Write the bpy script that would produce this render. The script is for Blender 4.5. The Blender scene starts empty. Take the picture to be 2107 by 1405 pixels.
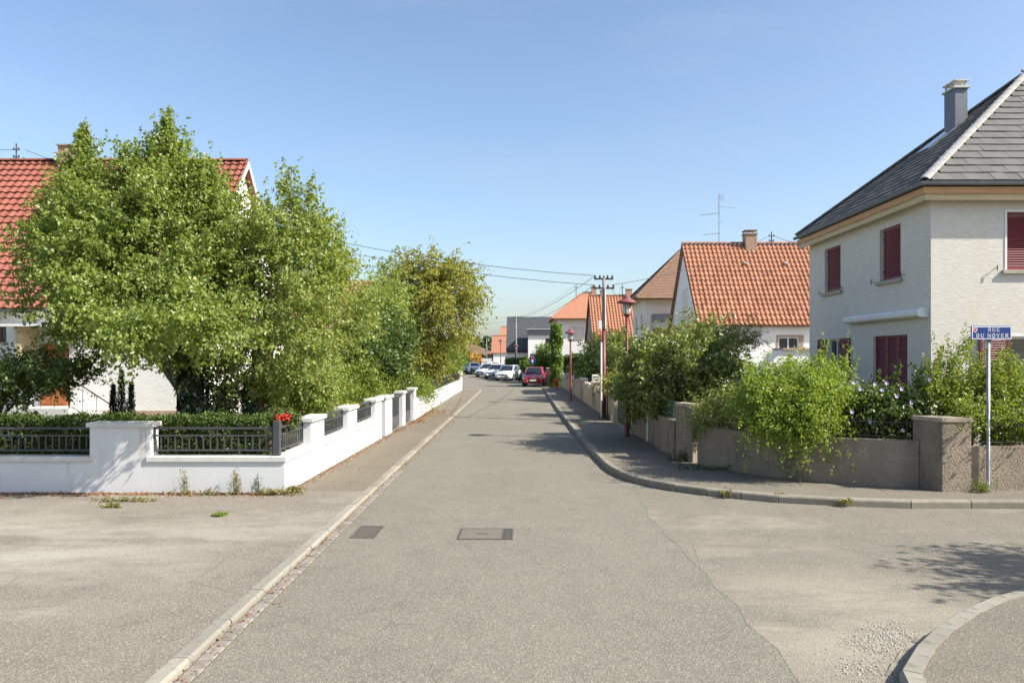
import bpy, math, random
import numpy as np
from mathutils import Vector, Matrix

# ------------------------------------------------------------------ camera, sky, sun, exposure
scene = bpy.context.scene
col = scene.collection
FOC, CX, CY, EYE = 1600.0, 1091.0, 729.0, 2.5      # focal length and principal point in photo pixels, eye height in metres

cam_data = bpy.data.cameras.new('camera')
cam = bpy.data.objects.new('camera', cam_data)
col.objects.link(cam)
cam.location = (0, 0, EYE)
cam.rotation_euler = (math.radians(90), 0, 0)
cam_data.sensor_width = 36.0
cam_data.lens = 36.0 * FOC / 2107.0
cam_data.shift_x = -37.5 / 2107.0
cam_data.shift_y = 26.5 / 2107.0
cam_data.clip_end = 3000
scene.camera = cam

SUN = Vector((4.55, -1.45, 4.1)).normalized()
sun_el = math.asin(SUN.z)
sun_az = math.atan2(SUN.x, SUN.y)                   # clockwise from +Y
world = bpy.data.worlds.new('World')
scene.world = world
world.use_nodes = True
wn = world.node_tree
bg = wn.nodes['Background']
sky = wn.nodes.new('ShaderNodeTexSky')
sky.sky_type = 'NISHITA'
sky.sun_disc = False
sky.sun_elevation = sun_el
sky.sun_rotation = sun_az
sky.air_density = 1.0
sky.dust_density = 1.8
sky.ozone_density = 2.3
# the faintest veil of high cloud over the clear sky
tcw = wn.nodes.new('ShaderNodeTexCoord'); mpw = wn.nodes.new('ShaderNodeMapping'); mpw.inputs['Scale'].default_value = (1.2, 2.6, 5.0); mpw.inputs['Rotation'].default_value = (0.1, 0.25, 0.5)
nzw = wn.nodes.new('ShaderNodeTexNoise'); nzw.inputs['Scale'].default_value = 1.6; nzw.inputs['Detail'].default_value = 7; nzw.inputs['Roughness'].default_value = 0.62
mrw = wn.nodes.new('ShaderNodeMapRange'); mrw.inputs[1].default_value = 0.46; mrw.inputs[2].default_value = 0.80; mrw.inputs[4].default_value = 0.22
mxw = wn.nodes.new('ShaderNodeMix'); mxw.data_type = 'RGBA'; mxw.inputs[7].default_value = (3.0, 3.3, 3.6, 1)
wn.links.new(tcw.outputs['Generated'], mpw.inputs[0]); wn.links.new(mpw.outputs[0], nzw.inputs['Vector']); wn.links.new(nzw.outputs[0], mrw.inputs[0])
wn.links.new(mrw.outputs[0], mxw.inputs[0]); wn.links.new(sky.outputs[0], mxw.inputs[6])
wn.links.new(mxw.outputs[2], bg.inputs[0])
bg.inputs[1].default_value = 0.106

sun_data = bpy.data.lights.new('sun', 'SUN')
sun_data.energy = 4.6
sun_data.angle = math.radians(0.53)
sun_data.color = (1.0, 0.93, 0.82)
sun = bpy.data.objects.new('sun', sun_data)
col.objects.link(sun)
sun.location = (30, -10, 30)
sun.rotation_euler = SUN.to_track_quat('Z', 'Y').to_euler()

scene.view_settings.view_transform = 'Standard'
scene.view_settings.look = 'None'
scene.view_settings.exposure = 1.08
scene.view_settings.gamma = 1.0
scene.view_settings.use_curve_mapping = False

# ------------------------------------------------------------------ helpers
rnd = random.Random(7)
def W(px, py, Y):                                   # photo pixel at depth Y -> point
    return Vector(((px - CX) / FOC * Y, Y, EYE + (CY - py) / FOC * Y))
def proj(v):
    return CX + v[0] * FOC / v[1], CY - (v[2] - EYE) * FOC / v[1]

ORG = {}
def tag(o, label=None, cat=None, group=None, kind=None):
    if label: o['label'] = label
    if cat: o['category'] = cat
    if group: o['group'] = group
    if kind: o['kind'] = kind
    return o
def thing(name, loc, label, cat, group=None):
    o = bpy.data.objects.new(name, None)
    o.empty_display_size = 0.2
    o.location = loc
    col.objects.link(o)
    ORG[o.name] = Vector(loc)
    return tag(o, label, cat, group)
def struct_root(name, loc=(0, 0, 0)):
    o = bpy.data.objects.new(name, None)
    o.location = loc
    col.objects.link(o)
    ORG[o.name] = Vector(loc)
    o['kind'] = 'structure'
    return o
def copy_tree(o, parent=None):
    c = o.copy()
    col.objects.link(c)
    if parent: c.parent = parent
    for ch in list(o.children): copy_tree(ch, c)
    return c

class MB:
    def __init__(s): s.v = []; s.f = []
    def add(s, verts, faces):
        b = len(s.v)
        s.v += [tuple(p) for p in verts]
        s.f += [tuple(b + i for i in f) for f in faces]
        return s
    def box(s, x0, x1, y0, y1, z0, z1):
        return s.add([(x0,y0,z0),(x1,y0,z0),(x1,y1,z0),(x0,y1,z0),(x0,y0,z1),(x1,y0,z1),(x1,y1,z1),(x0,y1,z1)],
                     [(0,3,2,1),(4,5,6,7),(0,1,5,4),(1,2,6,5),(2,3,7,6),(3,0,4,7)])
    def bbox(s, x0, x1, y0, y1, z0, z1, b=0.01):        # box with chamfered upright and top edges
        s.prism([(x0+b,y0),(x1-b,y0),(x1,y0+b),(x1,y1-b),(x1-b,y1),(x0+b,y1),(x0,y1-b),(x0,y0+b)], z0, z1-b)
        lo = [(x0+b,y0),(x1-b,y0),(x1,y0+b),(x1,y1-b),(x1-b,y1),(x0+b,y1),(x0,y1-b),(x0,y0+b)]
        hi = [(x0+b,y0+b),(x1-b,y0+b),(x1-b,y0+b),(x1-b,y1-b),(x1-b,y1-b),(x0+b,y1-b),(x0+b,y1-b),(x0+b,y0+b)]
        v = [(p[0],p[1],z1-b) for p in lo] + [(p[0],p[1],z1) for p in hi]
        return s.add(v, [(i,(i+1)%8,8+(i+1)%8,8+i) for i in range(8)] + [tuple(range(8,16))])
    def prism(s, poly, z0, z1):
        n = len(poly)
        v = [(p[0],p[1],z0) for p in poly] + [(p[0],p[1],z1) for p in poly]
        return s.add(v, [tuple(range(n-1,-1,-1)), tuple(range(n,2*n))] + [(i,(i+1)%n,n+(i+1)%n,n+i) for i in range(n)])
    def extrude(s, poly, d):                             # polygon of 3-D points pushed along d
        n = len(poly); d = Vector(d)
        v = [Vector(p) for p in poly] + [Vector(p)+d for p in poly]
        return s.add(v, [tuple(range(n-1,-1,-1)), tuple(range(n,2*n))] + [(i,(i+1)%n,n+(i+1)%n,n+i) for i in range(n)])
    def obox(s, c, size, ang=0.0):                       # box about c, turned about z
        ca, sa = math.cos(ang), math.sin(ang)
        hx, hy, hz = size[0]/2, size[1]/2, size[2]/2
        v = []
        for z in (-hz, hz):
            for x, y in ((-hx,-hy),(hx,-hy),(hx,hy),(-hx,hy)):
                v.append((c[0]+x*ca-y*sa, c[1]+x*sa+y*ca, c[2]+z))
        return s.add(v, [(0,3,2,1),(4,5,6,7),(0,1,5,4),(1,2,6,5),(2,3,7,6),(3,0,4,7)])
    def bar(s, p, q, w, h=None):                          # square bar between points
        return s.tube([p, q], [w/2*1.414, w/2*1.414], 4)
    def tube(s, pts, rad, n=8, cap=True):
        pts = [Vector(p) for p in pts]
        if not hasattr(rad, '__len__'): rad = [rad]*len(pts)
        b = len(s.v); m = len(pts)
        for i, p in enumerate(pts):
            t = (pts[min(i+1,m-1)] - pts[max(i-1,0)]).normalized()
            a = Vector((0,0,1)) if abs(t.z) < 0.9 else Vector((1,0,0))
            u = t.cross(a).normalized(); w = t.cross(u)
            for k in range(n):
                an = 2*math.pi*(k+0.5)/n
                s.v.append(tuple(p + (u*math.cos(an)+w*math.sin(an))*rad[i]))
        for i in range(m-1):
            for k in range(n):
                s.f.append((b+i*n+k, b+i*n+(k+1)%n, b+(i+1)*n+(k+1)%n, b+(i+1)*n+k))
        if cap:
            s.f.append(tuple(b+k for k in range(n))); s.f.append(tuple(b+(m-1)*n+k for k in range(n-1,-1,-1)))
        return s
    def lathe(s, c, prof, n=16):                          # prof: (radius, z)
        b = len(s.v); m = len(prof)
        for r, z in prof:
            for k in range(n):
                an = 2*math.pi*k/n
                s.v.append((c[0]+r*math.cos(an), c[1]+r*math.sin(an), c[2]+z))
        for i in range(m-1):
            for k in range(n):
                s.f.append((b+i*n+k, b+i*n+(k+1)%n, b+(i+1)*n+(k+1)%n, b+(i+1)*n+k))
        s.f.append(tuple(b+k for k in range(n-1,-1,-1))); s.f.append(tuple(b+(m-1)*n+k for k in range(n)))
        return s
    def panel(s, o, u, n, width, height, holes=(), depth=0.14):   # wall face with real openings and reveals
        o, u, n = Vector(o), Vector(u), Vector(n); v = Vector((0,0,1))
        P = lambda a, b, d=0.0: o + u*a + v*b - n*d
        xs = sorted(set([0, width] + [c for h in holes for c in (h[0], h[1])]))
        ys = sorted(set([0, height] + [c for h in holes for c in (h[2], h[3])]))
        for i in range(len(xs)-1):
            for j in range(len(ys)-1):
                a, b = (xs[i]+xs[i+1])/2, (ys[j]+ys[j+1])/2
                if any(h[0] < a < h[1] and h[2] < b < h[3] for h in holes): continue
                s.add([P(xs[i],ys[j]),P(xs[i+1],ys[j]),P(xs[i+1],ys[j+1]),P(xs[i],ys[j+1])], [(0,1,2,3)])
        for h in holes:
            c = [(h[0],h[2]),(h[1],h[2]),(h[1],h[3]),(h[0],h[3])]
            for i in range(4):
                p, q = c[i], c[(i+1)%4]
                s.add([P(*p),P(*p,depth),P(*q,depth),P(*q)], [(0,1,2,3)])
        return s
    def sheet(s, poly, z):
        return s.add([(p[0],p[1],z) for p in poly], [tuple(range(len(poly)))])
    def build(s, name, mat, parent=None, smooth=False, origin=None):
        if parent is not None: org = ORG[parent.name]
        elif origin is not None: org = Vector(origin)
        else:
            a = np.array(s.v); org = Vector(((a[:,0].min()+a[:,0].max())/2, (a[:,1].min()+a[:,1].max())/2, a[:,2].min()))
        me = bpy.data.meshes.new(name)
        me.from_pydata([(p[0]-org.x, p[1]-org.y, p[2]-org.z) for p in s.v], [], s.f)
        if smooth: me.polygons.foreach_set('use_smooth', [True]*len(me.polygons))
        me.materials.append(mat)
        o = bpy.data.objects.new(name, me)
        col.objects.link(o)
        ORG[o.name] = org
        if parent is not None: o.parent = parent
        else: o.location = org
        return o

def struct(name, mb, mat):
    o = mb.build(name, mat, origin=(0,0,0)); o['kind'] = 'structure'; return o

def place(name, mesh, parent, loc, rot=None, scale=None):          # a piece that shares its mesh
    o = bpy.data.objects.new(name, mesh)
    col.objects.link(o)
    o.parent = parent
    org = ORG[parent.name]
    o.location = Vector(loc) - org
    if rot is not None: o.rotation_euler = rot
    if scale is not None: o.scale = scale
    ORG[o.name] = Vector(loc)
    return o
def mesh_of(mb, name, mat, smooth=False):
    me = bpy.data.meshes.new(name)
    me.from_pydata(mb.v, [], mb.f)
    if smooth: me.polygons.foreach_set('use_smooth', [True]*len(me.polygons))
    me.materials.append(mat)
    return me

# ------------------------------------------------------------------ materials
MATS = {}
def nodes_of(name):
    m = bpy.data.materials.new(name); m.use_nodes = True
    nt = m.node_tree
    return m, nt, nt.nodes['Principled BSDF']
def mixc(nt, fac, a, b, mode='MIX'):
    n = nt.nodes.new('ShaderNodeMix'); n.data_type = 'RGBA'; n.blend_type = mode
    for sock, val in ((n.inputs[0], fac), (n.inputs[6], a), (n.inputs[7], b)):
        if hasattr(val, 'links'): nt.links.new(val, sock)
        elif isinstance(val, (int, float)): sock.default_value = val
        else: sock.default_value = (val[0], val[1], val[2], 1)
    return n.outputs[2]
def noise(nt, scale, detail=3, rough=0.55, stretch=None, obj=True, w=0):
    tc = nt.nodes.new('ShaderNodeTexCoord')
    mp = nt.nodes.new('ShaderNodeMapping')
    mp.inputs['Location'].default_value = (w*3.1, w*7.7, w*1.3)
    if stretch: mp.inputs['Scale'].default_value = stretch
    nt.links.new(tc.outputs['Object'], mp.inputs[0])
    n = nt.nodes.new('ShaderNodeTexNoise')
    n.inputs['Scale'].default_value = scale; n.inputs['Detail'].default_value = detail; n.inputs['Roughness'].default_value = rough
    nt.links.new(mp.outputs[0], n.inputs['Vector'])
    return n.outputs[0]
def ramp(nt, src, lo, hi):
    r = nt.nodes.new('ShaderNodeMapRange'); r.inputs[1].default_value = lo; r.inputs[2].default_value = hi
    nt.links.new(src, r.inputs[0]); return r.outputs[0]
def mat(name, c, rough=0.7, c2=None, scale=3.0, lohi=(0.35, 0.65), bump=None, stretch=None, metal=0.0, rand=0.0, spec=0.5, coat=0.0, fine=None, dirt=None):
    m, nt, b = nodes_of(name)
    b.inputs['Roughness'].default_value = rough
    b.inputs['Metallic'].default_value = metal
    b.inputs['Specular IOR Level'].default_value = spec
    b.inputs['Coat Weight'].default_value = coat
    out = None
    if c2 is None: c2 = tuple(x*0.86 for x in c)
    out = mixc(nt, ramp(nt, noise(nt, scale, 4, stretch=stretch), *lohi), c, c2)
    if fine: out = mixc(nt, ramp(nt, noise(nt, fine[0], 2, w=2, stretch=stretch), 0.35, 0.65), out, tuple(x*fine[1] for x in c))
    if dirt:
        out = mixc(nt, ramp(nt, noise(nt, dirt[0], 5, 0.65, w=5, stretch=dirt[3] if len(dirt) > 3 else None), dirt[1], dirt[1]+0.16), out, dirt[2])
    if rand:
        oi = nt.nodes.new('ShaderNodeObjectInfo')
        hs = nt.nodes.new('ShaderNodeHueSaturation')
        mr = nt.nodes.new('ShaderNodeMapRange'); mr.inputs[3].default_value = 1-rand; mr.inputs[4].default_value = 1+rand
        nt.links.new(oi.outputs['Random'], mr.inputs[0]); nt.links.new(mr.outputs[0], hs.inputs['Value'])
        nt.links.new(out, hs.inputs['Color']); out = hs.outputs[0]
    nt.links.new(out, b.inputs['Base Color'])
    if bump:
        bp = nt.nodes.new('ShaderNodeBump'); bp.inputs['Strength'].default_value = bump[1]; bp.inputs['Distance'].default_value = bump[2] if len(bump) > 2 else 0.02
        nt.links.new(noise(nt, bump[0], 4, stretch=stretch, w=3), bp.inputs['Height']); nt.links.new(bp.outputs[0], b.inputs['Normal'])
    MATS[name] = m
    return m

def leaf_mat(name, c, c2, c3=None, trans=0.3, gloss=0.08):
    m = bpy.data.materials.new(name); m.use_nodes = True
    nt = m.node_tree; nt.nodes.clear()
    out = nt.nodes.new('ShaderNodeOutputMaterial')
    ge = nt.nodes.new('ShaderNodeNewGeometry')
    cr = nt.nodes.new('ShaderNodeValToRGB')
    cr.color_ramp.elements[0].color = (*c, 1); cr.color_ramp.elements[1].color = (*c2, 1)
    if c3:
        e = cr.color_ramp.elements.new(0.93); e.color = (*c2, 1)
        cr.color_ramp.elements[-1].color = (*c3, 1)
    nt.links.new(ge.outputs['Random Per Island'], cr.inputs[0])
    colr = mixc(nt, ramp(nt, noise(nt, 0.9, 3), 0.4, 0.62), cr.outputs[0], tuple((a*0.45+b*0.55)*0.92 for a, b in zip(c, c2)))
    di = nt.nodes.new('ShaderNodeBsdfDiffuse'); tr = nt.nodes.new('ShaderNodeBsdfTranslucent'); gl = nt.nodes.new('ShaderNodeBsdfGlossy')
    gl.inputs['Roughness'].default_value = 0.42
    nt.links.new(colr, di.inputs[0])
    tcol = mixc(nt, 1.0, colr, (1.25, 1.2, 0.55), 'MULTIPLY'); nt.links.new(tcol, tr.inputs[0])
    m1 = nt.nodes.new('ShaderNodeMixShader'); m1.inputs[0].default_value = trans
    m2 = nt.nodes.new('ShaderNodeMixShader'); m2.inputs[0].default_value = gloss
    nt.links.new(di.outputs[0], m1.inputs[1]); nt.links.new(tr.outputs[0], m1.inputs[2])
    nt.links.new(m1.outputs[0], m2.inputs[1]); nt.links.new(gl.outputs[0], m2.inputs[2])
    nt.links.new(m2.outputs[0], out.inputs[0])
    return m

def asphalt(name, base, light, dark, tint, speck=1.0, worn=None, spot=None):
    m, nt, b = nodes_of(name)
    b.inputs['Roughness'].default_value = 0.93; b.inputs['Specular IOR Level'].default_value = 0.25
    c = mixc(nt, ramp(nt, noise(nt, 0.55, 5, 0.6), 0.36, 0.66), base, tint)
    c = mixc(nt, ramp(nt, noise(nt, 2.3, 4, 0.6, w=4), 0.45, 0.75), c, tuple(x*0.84 for x in base))
    # streaks along the driving direction
    c = mixc(nt, ramp(nt, noise(nt, 0.9, 3, 0.5, stretch=(1.6, 0.12, 1), w=8), 0.5, 0.75), c, tuple(x*1.12 for x in base))
    if worn:
        wn_ = ramp(nt, noise(nt, 0.42, 6, 0.72, w=6, stretch=(0.8, 1.3, 1)), worn[0], worn[1])
        c = mixc(nt, wn_, c, worn[2])
    if spot:                                             # one pale, dusty, worn area with a ragged edge
        tc = nt.nodes.new('ShaderNodeTexCoord'); sub = nt.nodes.new('ShaderNodeVectorMath'); sub.operation = 'DISTANCE'
        sub.inputs[1].default_value = (spot[0][0], spot[0][1], 0); nt.links.new(tc.outputs['Object'], sub.inputs[0])
        near = nt.nodes.new('ShaderNodeMapRange'); near.inputs[1].default_value = spot[1]; near.inputs[2].default_value = spot[1]*0.3
        nt.links.new(sub.outputs['Value'], near.inputs[0])
        mu = nt.nodes.new('ShaderNodeMath'); mu.operation = 'MULTIPLY'
        nt.links.new(near.outputs[0], mu.inputs[0]); nt.links.new(ramp(nt, noise(nt, 0.75, 6, 0.7, stretch=(0.6, 1.5, 1), w=9), 0.38, 0.60), mu.inputs[1])
        c = mixc(nt, mu.outputs[0], c, spot[2])
    def vor(scale, w):
        tc = nt.nodes.new('ShaderNodeTexCoord')
        vo = nt.nodes.new('ShaderNodeTexVoronoi'); vo.inputs['Scale'].default_value = scale
        nt.links.new(tc.outputs['Object'], vo.inputs['Vector'])
        sp = nt.nodes.new('ShaderNodeSeparateColor'); nt.links.new(vo.outputs['Color'], sp.inputs[0])
        return sp.outputs[w], vo.outputs['Distance']
    r1, d1 = vor(95, 0); r2, d2 = vor(130, 1)
    c = mixc(nt, ramp(nt, r1, 0.66, 0.95), c, tuple(light), 'MIX') if speck else c
    k = nt.nodes.new('ShaderNodeMath'); k.operation = 'MULTIPLY'; k.inputs[1].default_value = 0.85*speck
    nt.links.new(ramp(nt, r2, 0.66, 0.92), k.inputs[0])
    c = mixc(nt, k.outputs[0], c, tuple(dark))
    # hairline cracks, here and there
    tc = nt.nodes.new('ShaderNodeTexCoord'); mp = nt.nodes.new('ShaderNodeMapping'); mp.inputs['Scale'].default_value = (1.0, 0.55, 1.0)
    nt.links.new(tc.outputs['Object'], mp.inputs[0])
    wob = nt.nodes.new('ShaderNodeMix'); wob.data_type = 'VECTOR'; wob.inputs[0].default_value = 0.06
    nz = nt.nodes.new('ShaderNodeTexNoise'); nz.inputs['Scale'].default_value = 2.2; nz.inputs['Detail'].default_value = 5
    nt.links.new(mp.outputs[0], nz.inputs['Vector']); nt.links.new(mp.outputs[0], wob.inputs[4]); nt.links.new(nz.outputs['Color'], wob.inputs[5])
    ve = nt.nodes.new('ShaderNodeTexVoronoi'); ve.feature = 'DISTANCE_TO_EDGE'; ve.inputs['Scale'].default_value = 0.42
    nt.links.new(wob.outputs[1], ve.inputs['Vector'])
    ck = nt.nodes.new('ShaderNodeMapRange'); ck.inputs[1].default_value = 0.0045; ck.inputs[2].default_value = 0.001
    nt.links.new(ve.outputs['Distance'], ck.inputs[0])
    km = nt.nodes.new('ShaderNodeMath'); km.operation = 'MULTIPLY'
    nt.links.new(ck.outputs[0], km.inputs[0]); nt.links.new(ramp(nt, noise(nt, 0.35, 2, w=11), 0.52, 0.62), km.inputs[1])
    c = mixc(nt, km.outputs[0], c, tuple(x*0.86 for x in base))
    nt.links.new(c, b.inputs['Base Color'])
    bp = nt.nodes.new('ShaderNodeBump'); bp.inputs['Strength'].default_value = 0.6; bp.inputs['Distance'].default_value = 0.006
    nt.links.new(d1, bp.inputs['Height']); nt.links.new(bp.outputs[0], b.inputs['Normal'])
    return m, nt, c, b

M_road, _, _, _ = asphalt('road_asphalt', (0.158,0.146,0.117), (0.29,0.272,0.222), (0.088,0.082,0.066), (0.184,0.170,0.136), 0.75)
M_side, _nt, _c, _b = asphalt('side_road_asphalt', (0.158,0.143,0.114), (0.27,0.25,0.205), (0.092,0.084,0.068), (0.184,0.167,0.133), 0.7, worn=(0.55,0.70,(0.27,0.245,0.20)), spot=((3.0,7.3),2.2,(0.30,0.27,0.215)))
M_fore, _, _, _ = asphalt('forecourt_asphalt', (0.172,0.150,0.120), (0.31,0.285,0.24), (0.098,0.088,0.072), (0.188,0.164,0.130), 0.7, worn=(0.50,0.62,(0.27,0.25,0.205)), spot=((-7.0,9.6),4.2,(0.335,0.315,0.265)))
M_pave, _, _, _ = asphalt('pavement_asphalt', (0.152,0.130,0.098), (0.25,0.22,0.17), (0.09,0.078,0.06), (0.180,0.150,0.110), 0.8)
M_paver_r, _, _, _ = asphalt('pavement_asphalt_dark', (0.150,0.136,0.108), (0.25,0.225,0.18), (0.08,0.073,0.058), (0.175,0.157,0.122), 0.8)
M_kerb = mat('kerb_concrete', (0.285,0.268,0.225), 0.9, (0.225,0.205,0.165), 3, bump=(60,0.5,0.005), rand=0.13, fine=(70,0.75), dirt=(5.0,0.52,(0.155,0.138,0.105)))
M_kerb_old = mat('kerb_weathered', (0.285,0.258,0.205), 0.92, (0.205,0.183,0.143), 5, bump=(45,0.7,0.009), rand=0.14, fine=(60,0.7), dirt=(3.2,0.55,(0.13,0.115,0.085)))
M_sett = mat('sett_stone', (0.24,0.215,0.185), 0.9, (0.17,0.152,0.13), 14, bump=(50,0.5,0.005), rand=0.18)
M_joint = mat('joint_soil', (0.10,0.088,0.068), 0.95, (0.15,0.13,0.09), 20, bump=(40,0.6,0.01))
M_ground = mat('ground_earth', (0.15,0.135,0.085), 0.95, (0.10,0.11,0.05), 1.2, bump=(14,0.5,0.02), fine=(25,0.7))
M_lawn = mat('garden_soil', (0.11,0.115,0.045), 0.95, (0.15,0.13,0.07), 1.5, bump=(25,0.7,0.03), fine=(40,0.6))
M_white = mat('white_render', (0.585,0.60,0.605), 0.85, (0.545,0.555,0.555), 1.3, bump=(70,0.2,0.005), dirt=(2.6,0.56,(0.42,0.405,0.365),(1.9,1.9,0.25)))
M_white_cap = mat('pale_coping', (0.56,0.555,0.53), 0.85, (0.48,0.47,0.435), 3, bump=(50,0.2,0.004), dirt=(3.5,0.6,(0.42,0.40,0.34)))
M_rough = mat('grey_roughcast', (0.37,0.300,0.228), 0.95, (0.26,0.21,0.158), 2.2, bump=(38,1.0,0.03), fine=(42,0.62), dirt=(1.5,0.50,(0.165,0.135,0.10),(1,1,0.5)))
M_rough_cap = mat('wall_capping', (0.40,0.335,0.26), 0.95, (0.27,0.225,0.175), 5, bump=(30,0.6,0.01))
M_tan = mat('tan_render', (0.45,0.36,0.25), 0.9, (0.36,0.285,0.20), 1.6, bump=(50,0.5,0.01), dirt=(1.5,0.58,(0.24,0.19,0.14)))
M_stucco = mat('stucco', (0.74,0.70,0.625), 0.92, (0.60,0.565,0.50), 12, stretch=(0.25,0.25,3.2), bump=(26,0.6,0.010), fine=(30,0.76), dirt=(1.1,0.58,(0.60,0.55,0.46),(1,1,0.35)))
M_stucco_w = mat('white_stucco', (0.78,0.765,0.735), 0.9, (0.70,0.68,0.64), 6, stretch=(0.4,0.4,2.5), bump=(18,0.7,0.015))
M_wall_a = mat('cream_wall', (0.74,0.72,0.65), 0.9, (0.66,0.635,0.56), 2, bump=(40,0.3,0.008))
M_wall_w = mat('bright_wall', (0.83,0.825,0.80), 0.9, (0.77,0.76,0.73), 1.5, bump=(40,0.2,0.006))
M_plinth = mat('plinth', (0.42,0.31,0.235), 0.9, (0.33,0.245,0.185), 4, bump=(30,0.5,0.01))
M_slate = mat('slate_tile', (0.155,0.152,0.144), 0.9, (0.132,0.130,0.124), 3, rand=0.08, fine=(30,0.88), bump=(40,0.2,0.004), spec=0.05)
M_slate_cap = mat('hip_tile_pale', (0.34,0.335,0.32), 0.8, (0.27,0.265,0.25), 6, rand=0.08, bump=(40,0.3,0.004))
M_orange = mat('orange_tile', (0.405,0.190,0.115), 0.88, (0.315,0.145,0.090), 3, rand=0.20, fine=(20,0.75), bump=(30,0.3,0.006), spec=0.15, dirt=(3,0.57,(0.25,0.145,0.10)))
M_red = mat('red_tile', (0.305,0.112,0.082), 0.88, (0.24,0.088,0.066), 3, rand=0.15, fine=(20,0.8), bump=(30,0.25,0.005), spec=0.15, dirt=(2.5,0.60,(0.19,0.085,0.066)))
M_orange_flat = mat('orange_shingle', (0.40,0.18,0.105), 0.85, (0.30,0.13,0.075), 3.5, fine=(12,0.7), bump=(8,0.6,0.03), rand=0.1)
M_brown = mat('brown_tile', (0.21,0.125,0.08), 0.85, (0.155,0.095,0.062), 4, fine=(9,0.7), bump=(9,0.6,0.03), rand=0.12)
M_dark_roof = mat('anthracite_tile', (0.06,0.065,0.075), 0.65, (0.045,0.048,0.056), 4, rand=0.12, bump=(20,0.2,0.005))
M_zinc = mat('zinc', (0.15,0.168,0.195), 0.6, (0.125,0.14,0.162), 6, metal=0.2)
M_wood_or = mat('orange_wood', (0.56,0.315,0.145), 0.7, (0.44,0.24,0.105), 12, stretch=(0.15,0.15,3), bump=(20,0.3,0.004))
M_wood_tan = mat('tan_wood', (0.58,0.465,0.28), 0.75, (0.46,0.36,0.21), 12, stretch=(0.15,0.15,3), bump=(20,0.3,0.004))
M_shutter = mat('maroon_paint', (0.185,0.022,0.034), 0.5, (0.15,0.018,0.028), 4, rand=0.06)
M_frame_w = mat('white_frame', (0.74,0.74,0.72), 0.5, (0.68,0.68,0.66), 5)
M_sill = mat('stone_sill', (0.42,0.37,0.30), 0.9, (0.33,0.29,0.235), 8, bump=(40,0.3,0.005))
M_glass = mat('window_glass', (0.035,0.045,0.05), 0.06, (0.05,0.06,0.065), 0.8, spec=0.8)
M_glass_sky = mat('skylight_glass', (0.10,0.13,0.19), 0.08, (0.08,0.11,0.17), 1, spec=1.0)
M_door = mat('orange_door', (0.36,0.125,0.032), 0.55, (0.28,0.09,0.022), 9, stretch=(3,3,0.3))
M_brownwood = mat('brown_wood', (0.13,0.06,0.03), 0.6, (0.09,0.04,0.02), 9)
M_grey_metal = mat('anthracite_metal', (0.055,0.06,0.065), 0.5, (0.045,0.05,0.054), 6)
M_gate_panel = mat('gate_panel', (0.075,0.08,0.09), 0.5, (0.06,0.065,0.075), 6)
M_dark_metal = mat('dark_iron', (0.03,0.032,0.03), 0.6, (0.045,0.035,0.028), 9)
M_green_metal = mat('green_paint', (0.035,0.075,0.05), 0.55, (0.03,0.06,0.042), 6)
M_galv = mat('galvanised_steel', (0.36,0.37,0.38), 0.42, (0.28,0.29,0.30), 9, metal=0.6)
M_maroon = mat('lamp_maroon', (0.155,0.026,0.028), 0.5, (0.125,0.022,0.024), 6)
M_maroon_top = mat('lamp_shade_paint', (0.21,0.062,0.066), 0.7, (0.18,0.052,0.056), 6)
M_lampglass = mat('lamp_diffuser', (0.55,0.56,0.54), 0.25, (0.46,0.47,0.46), 8)
M_pole = mat('pole_grey', (0.22,0.205,0.19), 0.85, (0.165,0.152,0.14), 6, bump=(30,0.4,0.005))
M_whiteplastic = mat('white_plastic', (0.76,0.76,0.75), 0.45, (0.71,0.71,0.70), 3)
M_cable = mat('cable_black', (0.02,0.02,0.02), 0.7)
M_sign_blue = mat('sign_blue', (0.008,0.048,0.215), 0.4, (0.007,0.043,0.195), 4)
M_sign_white = mat('sign_white', (0.80,0.80,0.80), 0.4)
M_sign_red = mat('sign_red', (0.55,0.03,0.03), 0.4)
M_redpaint = mat('red_paint', (0.42,0.045,0.025), 0.5, (0.34,0.035,0.02), 6)
M_cream = mat('cream_box', (0.74,0.70,0.56), 0.6)
M_car_red = mat('car_red', (0.42,0.018,0.028), 0.3, (0.40,0.017,0.026), 1, coat=0.8)
M_car_white = mat('car_white', (0.76,0.77,0.78), 0.3, (0.74,0.75,0.76), 1, coat=0.8)
M_car_silver = mat('car_silver', (0.42,0.46,0.52), 0.3, (0.40,0.44,0.50), 1, coat=0.8, metal=0.3)
M_car_dark = mat('car_dark', (0.03,0.04,0.045), 0.3, (0.028,0.036,0.042), 1, coat=0.8)
M_car_glass = mat('car_glass', (0.015,0.018,0.022), 0.05, (0.02,0.023,0.027), 1, spec=0.9)
M_tyre = mat('tyre_rubber', (0.018,0.018,0.018), 0.9)
M_rim = mat('rim_alloy', (0.40,0.40,0.41), 0.35, metal=0.7)
M_black = mat('black_plastic', (0.018,0.018,0.019), 0.6)
M_headlight = mat('headlight_lens', (0.62,0.64,0.66), 0.12, (0.45,0.47,0.5), 12, spec=0.9)
M_bark = mat('bark', (0.12,0.095,0.07), 0.95, (0.07,0.055,0.042), 6, stretch=(3,3,0.5), bump=(12,0.9,0.03))
M_bark_birch = mat('birch_bark', (0.28,0.26,0.23), 0.9, (0.10,0.085,0.07), 5, stretch=(1,1,4), bump=(12,0.7,0.02))
M_stone = mat('pale_stone', (0.50,0.44,0.37), 0.9, (0.38,0.31,0.26), 7, bump=(12,0.6,0.02), rand=0.2)
M_chim_brick = mat('chimney_render', (0.40,0.27,0.19), 0.9, (0.29,0.2,0.145), 7, bump=(25,0.5,0.01))
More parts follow.
